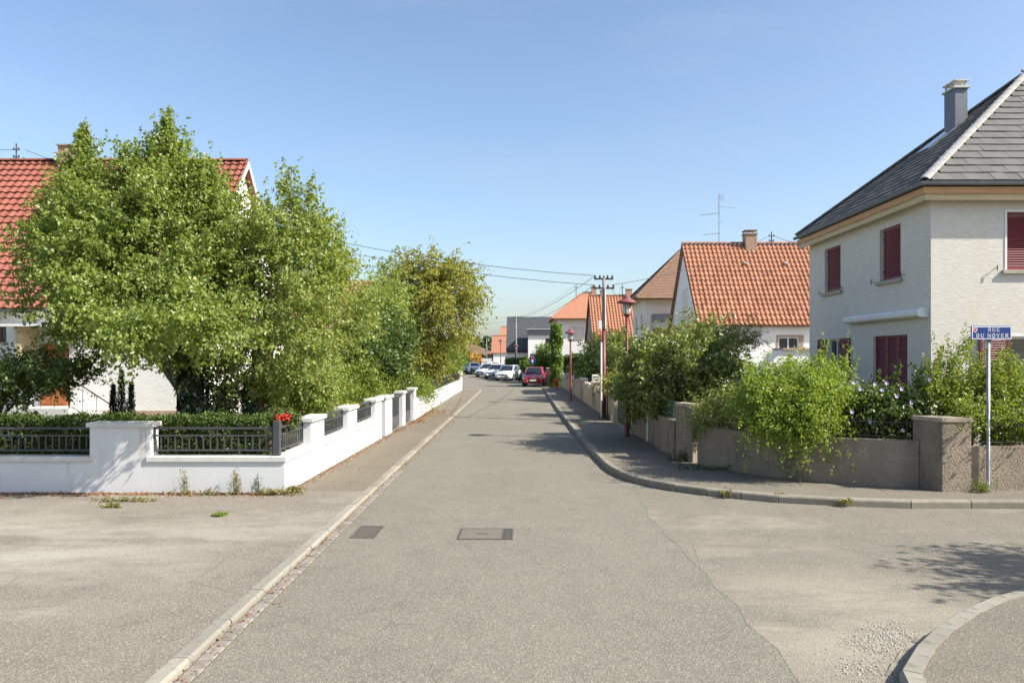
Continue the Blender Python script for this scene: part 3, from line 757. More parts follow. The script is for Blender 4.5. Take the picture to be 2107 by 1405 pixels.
tw = thing('garden_wall', (2.5, 43, ZR), 'long low tan wall topped with pale rubble stones beyond the utility pole', 'garden wall')
tanl = lambda Y: 2.92 - .0205*(Y-28)
segs = [(27.9,33.6),(35.1,39.6),(41.0,57.5)]
for a, b in segs:
    m = MB(); m.prism([(tanl(a),a),(tanl(b),b),(tanl(b)+.22,b),(tanl(a)+.22,a)], 0, .93); m.build('wall_base', M_tan, tw)
st = MB(); R_ = random.Random(5)
def rock(rr, seed):
    q = random.Random(seed); m = MB(); v = []
    for k in range(6):
        a = k*math.pi/3; v.append((rr*math.cos(a)*q.uniform(.75,1.2), rr*math.sin(a)*q.uniform(.75,1.2), -rr*.55))
    for k in range(6):
        a = k*math.pi/3+.3; v.append((rr*.75*math.cos(a)*q.uniform(.75,1.2), rr*.75*math.sin(a)*q.uniform(.75,1.2), rr*q.uniform(.4,.75)))
    m.add(v, [(5,4,3,2,1,0),(6,7,8,9,10,11)] + [(i,(i+1)%6,6+(i+1)%6,6+i) for i in range(6)])
    return m
rocks = [mesh_of(rock(.13,s),'stone',M_stone) for s in range(4)]
for a, b in segs:
    y = a+.15
    while y < b-.1:
        place('stone', rnd.choice(rocks), tw, (tanl(y)+.11, y, .93+rnd.uniform(.03,.1)), (rnd.uniform(-.3,.3),rnd.uniform(-.3,.3),rnd.uniform(0,6)), (1,1.2,rnd.uniform(.8,1.7)))
        y += rnd.uniform(.2,.27)
for y in (33.75,34.95,39.75,40.85,45.5,51):
    m = MB(); x = tanl(y); m.bbox(x-.03,x+.25,y-.13,y+.13,0,1.22,.01); p = m.build('pillar', M_tan, tw)
    m = MB(); m.bbox(x-.06,x+.28,y-.16,y+.16,1.221,1.28,.01); m.build('cap', M_white_cap, p)
for a, b, lb in ((33.9,34.82,'white panelled gate in the tan wall below the cream letterbox'),(39.9,40.7,'second white gate in the tan wall, just before the further red lamp')):
    x = tanl(a)+.08
    g_ = thing('garden_gate', (x,(a+b)/2,ZR), lb, 'gate')
    m = MB(); m.box(x-.02,x+.02,a,b,.2,1.15); m.build('panel', M_frame_w, g_)
    m = MB()
    for z in (.25,.68,1.08): m.box(x-.035,x-.021,a+.02,b-.02,z,z+.05)
    m.build('rail', M_frame_w, g_)
lb = thing('letterbox', (tanl(33.6)+.1,33.6,1.28), 'cream letterbox standing on the tan wall', 'letterbox')
m = MB(); m.bbox(tanl(33.6)-.13,tanl(33.6)+.24,33.55,33.85,1.285,1.62,.015); m.build('body', M_cream, lb)
m = MB(); m.box(tanl(33.6)-.06,tanl(33.6)+.17,33.542,33.549,1.52,1.545); m.build('slot', M_black, lb)

# low walls beyond, round the bend
fw = thing('garden_wall', (1.5, 66, 0), 'low pale rendered wall behind the red car', 'garden wall')
wall_run([(1.55,65),(1.2,67.5),(.2,73.5),(-.9,78.8)], .2, 0, .98, M_wall_a, fw, cap=(.06, M_white_cap), side=-1)
sp = thing('gate_pillar', (1.45,62.8,0), 'stone gate pillar to the right of the red car', 'pillar')
m = MB(); m.bbox(1.3,1.62,62.5,63.0,0,1.35,.015); m.build('shaft', M_plinth, sp)
m = MB(); m.bbox(1.26,1.66,62.46,63.04,1.351,1.43,.015); m.build('cap', M_rough_cap, sp)

# ------------------------------------------------------------------ roofs with real tiles
def flat_tile(w, l, t, mt):
    m = MB(); v = [(-w/2,0,0),(w/2,0,0),(w/2,l,-t*.7),(-w/2,l,-t*.7),(-w/2,0,t),(w/2,0,t),(w/2,l,t*.3),(-w/2,l,t*.3)]
    m.add(v, [(0,3,2,1),(4,5,6,7),(0,1,5,4),(1,2,6,5),(2,3,7,6),(3,0,4,7)]); return m
def pan_tile(w, l, t, amp=1.0):
    m = MB(); xs = [-.5,-.36,-.2,-.02,.14,.32,.5]; zs = [.035,.008,0,.006,.04,.058,.035]
    k = w*4.2*amp
    top0 = [(x*w, 0, z*k+t) for x, z in zip(xs,zs)]; top1 = [(x*w, l, z*k-.012) for x, z in zip(xs,zs)]; bot = [(x*w, 0.004, z*k-.01) for x, z in zip(xs,zs)]
    n = len(xs); v = top0+top1+bot
    f = [(i,i+1,n+i+1,n+i) for i in range(n-1)] + [(2*n+i,2*n+i+1,i+1,i) for i in range(n-1)]
    m.add(v, f); return m
def inside(poly, a, b):
    c = False; j = len(poly)-1
    for i in range(len(poly)):
        xi, yi = poly[i]; xj, yj = poly[j]
        if (yi > b) != (yj > b) and a < (xj-xi)*(b-yi)/(yj-yi)+xi: c = not c
        j = i
    return c
def slope(parent, corners, mt, tile_mb=None, tw=.22, ex=.34, limit=300, keep=None, stagger=False, thick=.10, slab_mat=None, name='roof', smooth=False):
    """corners: first two along the eave (left to right seen from outside), then round to the top"""
    C = [Vector(c) for c in corners]
    u = (C[1]-C[0]).normalized(); n = u.cross(C[-1]-C[0]).normalized()
    if n.z < 0: n = -n
    s = n.cross(u)
    m = MB(); m.extrude([c - n*.004 for c in C], -n*thick)
    r = m.build(name, slab_mat or mt, parent)
    if tile_mb is None: return r
    poly = [((c-C[0]).dot(u), (c-C[0]).dot(s)) for c in C]
    amin, amax, bmax = min(p[0] for p in poly), max(p[0] for p in poly), max(p[1] for p in poly)
    rot = Matrix((u, s, n)).transposed().to_euler()
    me = mesh_of(tile_mb, 'tile', mt, smooth)
    spots = []; wid = {}
    j = 0
    while j*ex < bmax-.03:
        b = j*ex - .02; off = (tw/2 if (stagger and j % 2) else 0)
        i = 0; xs = []; bb = min(max(b+ex*.62, .001), bmax-.001)
        for (xa, ya), (xb, yb) in zip(poly, poly[1:]+poly[:1]):
            if (ya > bb) != (yb > bb): xs.append(xa+(xb-xa)*(bb-ya)/(yb-ya))
        if len(xs) < 2: j += 1; continue
        aL, aR = min(xs), max(xs)
        while amin + i*tw - off < amax:
            a0, a1 = max(amin+i*tw-off, aL), min(amin+(i+1)*tw-off, aR)
            if a1-a0 > .04: q = C[0] + u*((a0+a1)/2) + s*b + n*.006; spots.append(q); wid[tuple(q)] = (a1-a0)/tw
            i += 1
        j += 1
    vis = []
    rest = []
    for p in spots:
        px, py = proj(p)
        ok = 0-25 < px < 2107+25 and (keep is None or keep(px, py, p))
        (vis if ok else rest).append(p)
    vis.sort(key=lambda p: p.y)
    rest += vis[limit:]; vis = vis[:limit]
    for p in vis:
        place('tile', me, r, p + n*rnd.uniform(-.004,.006), (rot.x+rnd.uniform(-.012,.012), rot.y+rnd.uniform(-.01,.01), rot.z+rnd.uniform(-.008,.008)), (wid[tuple(p)],1,1))
    if rest:
        base = np.array(tile_mb.v); Rm = np.array(Matrix((u, s, n)).transposed())
        b2 = MB()
        for p in rest:
            b2.add([tuple(q) for q in (base*np.array([wid[tuple(p)],1,1])) @ Rm.T + np.array(p)[None,:]], tile_mb.f)
        o = b2.build('roof_tiles', mt, r, smooth); o['kind'] = 'stuff'
    return r
def ridge_line(parent, p, q, mt, step=.36, r=.11, n=6):
    p, q = Vector(p), Vector(q); d = (q-p); L = d.length; d.normalize()
    m = MB(); k = 5
    v = []
    for x, rr in ((0, r*1.02), (step*1.04, r*.97)):
        for i in range(k+1):
            a = math.pi*(.02+.96*i/k); v.append((x, rr*math.cos(a), rr*.72*math.sin(a)))
    v += [(0, v[i][1]*.8, v[i][2]*.78) for i in range(k+1)]
    m.add(v, [(i,i+1,k+2+i,k+1+i) for i in range(k)] + [(2*k+2+i,2*k+3+i,i+1,i) for i in range(k)])
    me = mesh_of(m, 'ridge_tile', mt)
    side = d.cross(Vector((0,0,1))).normalized(); up = side.cross(d)
    rot = Matrix((d, -side, up)).transposed().to_euler()
    for i in range(int(L/step)): place('ridge_tile', me, parent, p + d*(i*step), rot)

def window(parent, o, u, n, w, h, depth=.12, mt=M_glass, bars=(1,0), fr=.05, sill=True, frame=M_frame_w):
    """o lower-left corner of the opening on the wall face, u along wall, n outward"""
    o, u, n = Vector(o), Vector(u).normalized(), Vector(n).normalized(); v = Vector((0,0,1)); o2 = o - n*depth
    m = MB()
    def bar(a0,a1,b0,b1,d0=0,d1=.05):
        m.extrude([o2+u*a0+v*b0+n*d0, o2+u*a1+v*b0+n*d0, o2+u*a1+v*b1+n*d0, o2+u*a0+v*b1+n*d0], n*(d1-d0))
    bar(0,w,0,fr); bar(0,w,h-fr,h); bar(0,fr,fr,h-fr); bar(w-fr,w,fr,h-fr)
    for i in range(bars[0]): c = w*(i+1)/(bars[0]+1); bar(c-fr*.55,c+fr*.55,fr,h-fr,.0,.052)
    for i in range(bars[1]): c = h*(i+1)/(bars[1]+1); bar(fr,w-fr,c-.018,c+.018,.0,.045)
    wf = m.build('window', frame, parent)
    m = MB(); m.extrude([o2+u*.02+v*.02+n*.012,o2+u*(w-.02)+v*.02+n*.012,o2+u*(w-.02)+v*(h-.02)+n*.012,o2+u*.02+v*(h-.02)+n*.012], n*.01)
    m.build('pane', mt, wf)
    if sill:
        m = MB(); m.extrude([o+u*-.06+v*-.07-n*depth, o+u*(w+.06)+v*-.07-n*depth, o+u*(w+.06)-v*.003-n*depth, o+u*-.06-v*.003-n*depth], n*(depth+.07)); m.build('sill', M_sill, wf)
    return wf
def shutter(parent, o, u, n, w, h, d=0.0, leaves_=1, mt=M_shutter):
    o, u, n = Vector(o), Vector(u).normalized(), Vector(n).normalized(); v = Vector((0,0,1))
    for k in range(leaves_):
        lw_ = w/leaves_; oo = o + u*(lw_*k+.004) + n*d; ww = lw_-.008; m = MB()
        def bar(a0,a1,b0,b1,d0=0,d1=.035):
            m.extrude([oo+u*a0+v*b0+n*d0, oo+u*a1+v*b0+n*d0, oo+u*a1+v*b1+n*d0, oo+u*a0+v*b1+n*d0], n*(d1-d0))
        s_ = .055
        bar(0,ww,0,s_*1.4); bar(0,ww,h-s_,h); bar(0,s_,s_*1.4,h-s_); bar(ww-s_,ww,s_*1.4,h-s_)
        if h > 1.7: bar(s_,ww-s_,h*.42,h*.42+s_)
        sh = m.build('shutter', mt, parent)
        b = MB(); L = ww-2*s_
        b.add([tuple(u*a+v*z+n*dd) for a,z,dd in ((0,0,.03),(L,0,.03),(L,.012,.034),(0,.012,.034),(0,.052,.006),(L,.052,.006),(L,.045,.002),(0,.045,.002))],
              [(0,1,2,3),(3,2,5,4),(4,5,6,7),(0,7,6,1)])
        me = mesh_of(b, 'slat', mt)
        z = s_*1.4+.002
        while z < h-s_-.05:
            if not (h > 1.7 and h*.42-.05 < z < h*.42+s_): place('slat', me, sh, oo+u*s_+v*z)
            z += .052
        hb = MB()
        for z in (h*.18, h*.8): hb.extrude([oo+u*(-.03)+v*z+n*.03, oo+u*.05+v*z+n*.03, oo+u*.05+v*(z+.035)+n*.03, oo-u*.03+v*(z+.035)+n*.03], n*.012)
        hb.build('hinge', M_black, sh)
def hook(parent, p, n, u):
    p, n, u = Vector(p), Vector(n), Vector(u); m = MB()
    m.tube([p, p+n*.09], .009, 5); m.tube([p+n*.09-Vector((0,0,.06)), p+n*.09+Vector((0,0,.05)), p+n*.07+Vector((0,0,.07))+u*.03], .011, 5)
    m.build('shutter_stay', M_black, parent)
def chimney(parent, x0,x1,y0,y1,z0,z1,mt,capmt,plate=True):
    m = MB(); m.box(x0,x1,y0,y1,z0,z1); c = m.build('chimney', mt, parent)
    m = MB(); m.box(x0-.05,x1+.05,y0-.05,y1+.05,z1+.001,z1+.05); m.build('chimney_cap', capmt, c)
    if plate:
        m = MB()
        for x in (x0+.01,x1-.055):
            for y in (y0+.01,y1-.055): m.box(x,x+.045,y,y+.045,z1+.051,z1+.19)
        m.box(x0-.035,x1+.035,y0-.035,y1+.035,z1+.191,z1+.225); m.build('cowl', capmt, c)
    return c
X_, Y_, Z_ = Vector((1,0,0)), Vector((0,1,0)), Vector((0,0,1))

# ------------------------------------------------------------------ big house on the right
h1 = thing('house', (14, 21, .14), 'two-storey stucco house with maroon louvred shutters and a grey slate-tile hipped roof', 'house')
fx, fy, bk, ez = 8.76, 17.0, 24.4, 5.93
m = MB()
m.panel((fx,bk,0.1), -Y_, -X_, bk-fy, ez-.1, [(bk-23.13,bk-21.95,4.22,5.50),(bk-19.49,bk-18.39,4.20,5.50),(bk-19.85,bk-18.06,.75,2.86),(bk-22.9,bk-21.88,1.75,2.84)], .16)
m.panel((fx,fy,0.1), X_, -Y_, 10.2, ez-.1, [(1.66,2.86,4.25,5.51),(1.70,3.0,1.76,2.79)], .16)
m.box(fx+.17,18.9,fy+.17,bk-.05,.1,ez-.02)
m.build('wall', M_stucco, h1)
def recess_shut(o, u, n, w, h, lv):
    shutter(h1, Vector(o)-Vector(n)*.10, u, n, w, h, 0, lv)
nL, uL = -X_, -Y_
recess_shut((fx,23.05,4.32), uL, nL, 1.10, 1.28, 1); recess_shut((fx,19.41,4.30), uL, nL, 1.02, 1.30, 1)
recess_shut((fx,19.85,.85), uL, nL, 1.79, 2.11, 3)
window(h1, (fx,22.9,1.85), uL, nL, 1.02, 1.09, .13)
shutter(h1, (fx-.03,21.86,1.82), uL, nL, .62, 1.13); shutter(h1, (fx-.03,23.55,1.82), uL, nL, .62, 1.13)
recess_shut((fx+1.66,fy,4.35), X_, -Y_, 1.2, 1.26, 2)
window(h1, (fx+1.70,fy,1.86), X_, -Y_, 1.3, 1.03, .13)
shutter(h1, (fx+1.03,fy-.03,1.82), X_, -Y_, .66, 1.1); shutter(h1, (fx+3.02,fy-.03,1.82), X_, -Y_, .66, 1.1)
for y0,y1 in ((21.8,23.25),(18.28,19.6)):
    m = MB(); m.box(fx-.07,fx+.1,y0,y1,4.22,4.305); m.build('window_sill', M_sill, h1)
m = MB(); m.box(fx+1.55,fx+2.97,fy-.07,fy+.1,4.262,4.34); m.build('window_sill', M_sill, h1)
t_ = .05
for o, w, hh in (((fx+1.66,4.35),1.2,1.26),((fx+1.70,1.86),1.3,1.03)):
    m = MB(); m.box(o[0]-t_,o[0]-.001,fy-.012,fy+.05,o[1],o[1]+hh).box(o[0]+w+.001,o[0]+w+t_,fy-.012,fy+.05,o[1],o[1]+hh).box(o[0]-t_,o[0]+w+t_,fy-.012,fy+.05,o[1]+hh+.001,o[1]+hh+t_)
    m.build('window_surround', M_frame_w, h1)
for p in ((fx,23.35,4.33),(fx,21.75,4.36),(fx,19.78,4.33),(fx,18.2,4.36)): hook(h1, p, nL, uL)
hook(h1, (fx+1.40,fy,4.38), -Y_, X_)
hook(h1, (fx,20.35,1.75), nL, uL); hook(h1, (fx,17.55,1.75), nL, uL)
m = MB()                                                    # awning cassette with a rounded front
prof = [(0,3.33),(-.17,3.33),(-.22,3.37),(-.23,3.45),(-.18,3.51),(0,3.53)]
m.extrude([(fx+p[0],17.2,p[1]) for p in prof], (0,4.05,0)); aw = m.build('awning_box', M_whiteplastic, h1)
m = MB(); m.extrude([(fx+p[0]*1.06,17.1,3.43+(p[1]-3.43)*1.08) for p in prof], (0,.098,0)); m.build('end_cap', M_whiteplastic, aw)
# eaves
e0x, e0y, e1y, rz_ = 8.46, 16.70, 24.72, 6.22
APX = (13.2, 20.7, 9.93); RX = 18.2; FXR = 19.2
m = MB(); m.box(e0x+.03,19,e0y+.03,e1y-.03,5.95,5.99); m.build('soffit', M_wood_tan, h1)
m = MB(); m.box(e0x+.045,e0x+.075,e0y+.076,e1y-.1,5.82,5.949).box(e0x+.045,19,e0y+.045,e0y+.075,5.82,5.949); m.build('lower_fascia', M_wood_tan, h1)
m = MB(); m.box(e0x+.005,e0x+.03,e0y+.031,e1y-.01,5.96,6.10).box(e0x+.005,19,e0y+.005,e0y+.03,5.96,6.10); m.build('fascia_board', M_wood_or, h1)
m = MB()
gp = [(.0,0),(-.02,-.05),(-.06,-.075),(-.10,-.05),(-.115,.01),(-.105,.012),(-.09,-.04),(-.06,-.06),(-.03,-.04),(-.012,0)]
m.extrude([(e0x+.004+p[0],e0y-.09,6.19+p[1]) for p in gp], (0,e1y-e0y+.1,0))
m.extrude([(e0x-.10,e0y+.004+p[0],6.19+p[1]) for p in gp], (19-e0x,0,0))
m.build('gutter', M_zinc, h1)
A, B = (e0x,e0y,rz_), (e0x,e1y,rz_)
st_ = flat_tile(.297,.40,.046,M_slate)
rl_ = slope(h1, [B, A, APX], M_slate, st_, .30, .316, 300, stagger=True)
rf_ = slope(h1, [A, (FXR,e0y,rz_), (RX,20.7,9.93), APX], M_slate, st_, .30, .316, 300, stagger=True)
slope(h1, [(FXR,e1y,rz_), B, APX, (RX,20.7,9.93)], M_slate)
slope(h1, [(FXR,e0y,rz_), (FXR,e1y,rz_), (RX,20.7,9.93)], M_slate)
ridge_line(rf_, Vector(A)+Vector((0,0,.015)), Vector(APX)+Vector((0,0,.02)), M_slate_cap, .34, .115)
ridge_line(rl_, Vector(B)+Vector((0,0,.03)), Vector(APX)+Vector((0,0,.04)), M_slate, .34, .12)
ridge_line(rf_, Vector(APX)+Vector((0,0,.04)), Vector((RX,20.7,9.97)), M_slate_cap, .34, .12)
cpar = chimney(h1, 11.34,11.67,20.75,21.3,8.2,9.60,M_zinc,M_white_cap)
# skylight on the left slope
uS = Vector((0,-1,0)); sS = (Vector(APX)-Vector((e0x,20.7,rz_))).normalized(); nS = sS.cross(uS) if sS.cross(uS).z > 0 else uS.cross(sS)
ps = Vector((e0x,21.5,rz_)) + sS*2.75 + nS*.03
m = MB(); m.extrude([ps, ps+uS*.85, ps+uS*.85+sS*1.2, ps+sS*1.2], nS*.05); sk = m.build('skylight', M_zinc, h1)
m = MB(); q = ps+uS*.07+sS*.07+nS*.051; m.extrude([q, q+uS*.71, q+uS*.71+sS*1.06, q+sS*1.06], nS*.008); m.build('pane', M_glass_sky, sk)

# ------------------------------------------------------------------ orange-roofed house next along
h2 = thing('house', (14, 40, .14), 'white house with a steep orange pantile roof, gable towards the street', 'house')
gx, ey, ry, by, eh, rh = 7.79, 36.0, 39.95, 43.9, 3.86, 8.14
m = MB()
m.panel((gx+.12,ey+.25,.1), X_, -Y_, 13, 3.95, [(3.66,4.6,2.60,3.20)], .14)
gm = Vector((gx+.12,0,0))
m.extrude([(gx+.12,ey+.25,.1),(gx+.12,by-.25,.1),(gx+.12,by-.25,eh+.05),(gx+.12,ry,rh-.15),(gx+.12,ey+.25,eh+.05)], (.2,0,0))
m.box(gx+.33,20,ey+.42,by-.3,.1,eh)
m.build('wall', M_wall_w, h2)
window(h2, (gx+3.78,ey+.25,2.70), X_, -Y_, .94, .60, .10)
m = MB()
m.box(gx+3.68,gx+3.779,ey+.235,ey+.3,2.60,3.40).box(gx+4.721,gx+4.95,ey+.235,ey+.3,2.60,3.40).box(gx+3.779,gx+4.72,ey+.235,ey+.3,3.301,3.40)
m.build('window_surround', M_plinth, h2)
window(h2, (gx+.12,40.3,4.72), -Y_, -X_, 1.4, 1.15, .02, M_wall_a, sill=True)
m = MB(); m.box(gx+.1,gx+13,ey+.05,ey+.12,eh-.08,eh+.0); m.build('gutter', M_zinc, h2)
m = MB()
for p, q in (((gx,ey,eh),(gx,ry,rh)),((gx,by,eh),(gx,ry,rh))):
    p, q = Vector(p), Vector(q); m.extrude([p+Vector((-.03,0,.02)), q+Vector((-.03,0,.02)), q+Vector((-.03,0,-.16)), p+Vector((-.03,0,-.16))], (.028,0,0))
m.build('bargeboard', M_brownwood, h2)
pt = pan_tile(.222,.38,.03)
rf2 = slope(h2, [(gx,ey,eh),(21,ey,eh),(21,ry,rh),(gx,ry,rh)], M_orange, pt, .222, .342, 300, keep=lambda px,py,p: px < 1672)
slope(h2, [(21,by,eh),(gx,by,eh),(gx,ry,rh),(21,ry,rh)], M_orange)
ridge_line(rf2, (gx,ry,rh+.04), (16,ry,rh+.04), M_orange, .36, .13)
chimney(h2, 10.98,11.55,39.6,40.25,7.6,8.62,M_chim_brick,M_rough_cap)
for x in (10.75, 12.75):
    m = MB(); t = .72; p = Vector((x, ey+(ry-ey)*t, eh+(rh-eh)*t)); m.obox(p+Vector((0,-.03,.12)), (.16,.2,.1)); m.build('roof_vent', M_white_cap, h2)
m = MB()
m.extrude([(9.75,34.2,.1),(12.5,34.2,.1),(12.5,34.2,2.70),(11.15,34.2,2.70),(9.75,34.2,1.3)], (0,1.5,0)); sw = m.build('outside_stair', M_wall_w, h2)
m = MB(); m.box(11.1,12.5,34.1,35.8,2.701,2.78); m.build('landing_edge', M_plinth, sw)
def mast(parent, x, y, z0, z1, arms, name='service_mast'):
    m = MB(); m.tube([(x,y,z0),(x,y,z1)], .03, 6)
    for z, w in arms: m.tube([(x-w,y,z),(x+w,y,z)], .018, 5); m.lathe((x-w,y,z),[(.035,0),(.04,.05),(.02,.09)],6); m.lathe((x+w,y,z),[(.035,0),(.04,.05),(.02,.09)],6)
    m.build(name, M_dark_metal, parent)
mast(h2, 12.38, 39.9, 8.0, 8.78, [(8.55,.12),(8.3,.1)])
an = thing('television_antenna', (9.7,39.95,8.14), 'tall rooftop television antenna with three arms on the orange roof', 'antenna')
m = MB(); m.tube([(9.7,39.95,8.1),(9.7,39.95,10.75)], .022, 6); m.build('pole', M_galv, an)
for z, w, d in ((9.75,1.0,-.12),(8.72,.85,-.1)):
    m = MB(); p0, p1 = Vector((9.75,39.95,z)), Vector((9.7-w,39.85,z+d)); m.tube([p0,p1], .014, 5)
    for i in range(9):
        q = p0+(p1-p0)*((i+.5)/9); m.tube([q-Y_*.18, q+Y_*.18], .006, 4)
    m.build('yagi_arm', M_galv, an)
m = MB(); m.tube([(9.6,39.95,10.1),(10.55,39.95,10.02)], .010, 5); m.tube([(9.62,39.95,9.2),(9.85,39.95,9.3)], .012, 5); m.build('stub_arm', M_galv, an)
m = MB()
for i in range(7):
    z = 10.72-i*.05; m.tube([(9.72,39.95,z),(9.95,39.95,z-.06)], .007, 4)
m.tube([(9.93,39.95,10.68),(9.95,39.95,10.35)], .008, 4); m.build('grid_reflector', M_galv, an)

# ------------------------------------------------------------------ brown hipped house
def hip_roof(parent, x0, x1, y0, y1, ze, zr, mt, tile=None, tw=.22, ex=.34, cap=None, ridge=None):
    d = (y1-y0)/2; ym = (y0+y1)/2; a, b = x0+d*.95, x1-d*.95
    if ridge: a, b = ridge
    P = [(x0,y0,ze),(x1,y0,ze),(x1,y1,ze),(x0,y1,ze)]; R1, R2 = (a,ym,zr), (b,ym,zr)
    f = slope(parent, [P[0],P[1],R2,R1], mt, tile, tw, ex, 0); l = slope(parent, [P[3],P[0],R1], mt, tile, tw, ex, 0)
    slope(parent, [P[2],P[3],R1,R2], mt); slope(parent, [P[1],P[2],R2], mt)
    c = cap or mt
    up = Vector((0,0,.03))
    for p, q in ((P[0],R1),(P[3],R1),(R1,R2)): ridge_line(f, Vector(p)+up, Vector(q)+up, c, .4, .12)
    return f
h3 = thing('house', (10.5, 51, .14), 'white two-storey house with a brown hipped roof behind the orange-roofed house', 'house')
m = MB(); m.panel((6.93,52.3,.1), -Y_, -X_, 5.3, 5.75, [(1.1,1.75,3.2,4.9),(3.55,4.2,3.2,4.9)], .12)
m.panel((6.93,47,.1), X_, -Y_, 8, 5.75, [(.42,1.75,3.65,4.85)], .12)
m.box(7.1,14.9,47.15,52.2,.1,5.7)
m.build('wall', M_wall_a, h3)
window(h3, (7.35,47,3.75), X_, -Y_, 1.33, 1.2, .10, M_glass_sky)
m = MB(); m.box(7.36,8.67,46.93,46.96,4.05,4.94); m.build('roller_blind', mat('grey_blind',(0.20,0.235,0.28),.6), h3)
for y in (51.2, 48.75): window(h3, (6.93,y,3.3), -Y_, -X_, .65, 1.7, .08)
m = MB(); m.box(6.8,12,46.75,46.999,3.05,3.15); m.build('balcony_ledge', M_sill, h3)
m = MB(); m.box(6.5,15,46.6,52.7,5.80,5.86); m.build('soffit', M_wood_tan, h3)
hip_roof(h3, 6.3,15.2,46.45,52.85,5.86,9.3,M_brown, flat_tile(.22,.3,.02,M_brown), .22, .26, ridge=(9.8,12))

# further orange gable
h4 = thing('house', (8, 66.7, .14), 'far house with an orange pantile gable roof behind the utility pole', 'house')
m = MB(); m.panel((5.15,62.3,.1), X_, -Y_, 8, 3.5, [(1.5,2.6,1.4,2.6)], .12)
m.extrude([(5.15,62.3,.1),(5.15,71,.1),(5.15,71,3.6),(5.15,66.7,7.3),(5.15,62.3,3.6)], (.2,0,0)); m.box(5.4,13,62.5,70.9,.1,3.5)
m.build('wall', M_plinth, h4)
window(h4, (6.65,62.3,1.5), X_, -Y_, 1.1, 1.2, .10)
window(h4, (5.15,67.3,4.4), -Y_, -X_, 1.2, 1.2, .02)
f4 = slope(h4, [(5.0,62,3.6),(13.2,62,3.6),(13.2,66.7,7.5),(5.0,66.7,7.5)], M_orange, pan_tile(.25,.40,.03), .25, .36, 0)
slope(h4, [(13.2,71.4,3.6),(5.0,71.4,3.6),(5.0,66.7,7.5),(13.2,66.7,7.5)], M_orange)
ridge_line(f4, (5,66.7,7.54),(13,66.7,7.54), M_orange, .36, .13)
m = MB()
for p, q in (((4.97,62,3.6),(4.97,66.7,7.5)),((4.97,71.4,3.6),(4.97,66.7,7.5))):
    p, q = Vector(p), Vector(q); m.extrude([p, q, q-Z_*.2, p-Z_*.2], (.028,0,0))
m.build('bargeboard', M_brownwood, h4)
chimney(h4, 6.0,6.45,66.5,66.9,7.2,7.95,M_chim_brick,M_rough_cap,False); chimney(h4, 8.2,8.7,66.4,66.9,7.2,8.05,M_chim_brick,M_rough_cap,False)
mast(h4, 7.9, 66.7, 7.5, 8.5, [(8.2,.12)])

h5 = thing('house', (6, 79, .14), 'far white house with an orange hipped roof behind the ivy-clad column', 'house')
m = MB(); m.panel((2.7,75,.1), X_, -Y_, 6.5, 5.75, [(1.15,2.45,3.9,5.1),(1.2,2.5,1.2,2.5)], .12); m.panel((2.7,83,.1), -Y_, -X_, 8, 5.75, [(3,4,3.8,5)], .12); m.box(2.85,9.1,75.15,82.9,.1,5.7)
m.build('wall', M_wall_w, h5)
window(h5, (3.85,75,4.0), X_, -Y_, 1.3, 1.2, .08, M_wall_a); window(h5, (3.9,75,1.3), X_, -Y_, 1.3, 1.3, .08); window(h5, (2.7,80,3.9), -Y_, -X_, 1, 1.2, .08)
m = MB(); m.box(2.3,9.4,74.6,83.4,5.86,5.95); m.build('soffit', M_wood_tan, h5)
hip_roof(h5, 2.0,9.6,74.3,83.7,5.95,8.75,M_orange_flat, None, ridge=(5.3,6.6))
mast(h5, 4.6, 78, 7.9, 9.6, [(9.2,.14)])
chimney(h5, 6.2,6.7,78.7,79.2,8.4,9.3,M_chim_brick,M_rough_cap,False)

h6 = thing('house', (0, 97, .1), 'modern white house with an anthracite tiled roof and a boxy white wing', 'house')
m = MB(); m.panel((-2.85,95,.05), X_, -Y_, 2.6, 2.95, [], .1); m.panel((-2.85,103,.05), -Y_, -X_, 8, 2.95); m.box(-2.7,3.4,95.2,103,.05,2.95)
m.panel((-.25,92.5,.05), X_, -Y_, 4.2, 4.75, [(2.05,2.62,1.7,4.35)], .12); m.box(-.25,3.9,92.65,95.5,.05,4.75)
m.build('wall', M_wall_w, h6)
window(h6, (1.8,92.5,1.75), X_, -Y_, .57, 2.65, .08, sill=False, frame=M_black)
slope(h6, [(-2.95,94.7,3.0),(3.8,94.7,3.0),(3.8,98.2,7.05),(-2.95,98.2,7.05)], M_dark_roof, flat_tile(.30,.44,.03,M_dark_roof), .302, .40, 0)
slope(h6, [(3.8,103.3,3.0),(-2.95,103.3,3.0),(-2.95,98.2,7.05),(3.8,98.2,7.05)], M_dark_roof)
m = MB(); m.box(-2.9,-.30,94.55,94.85,2.70,2.99); m.build('gutter', M_black, h6)
m = MB(); m.box(-.35,4.0,92.3,95.6,4.801,5.45); m.build('dark_parapet', M_dark_roof, h6)
m = MB(); m.box(-.42,4.05,92.25,95.65,5.451,5.53); m.build('roof_edge', M_white_cap, h6)

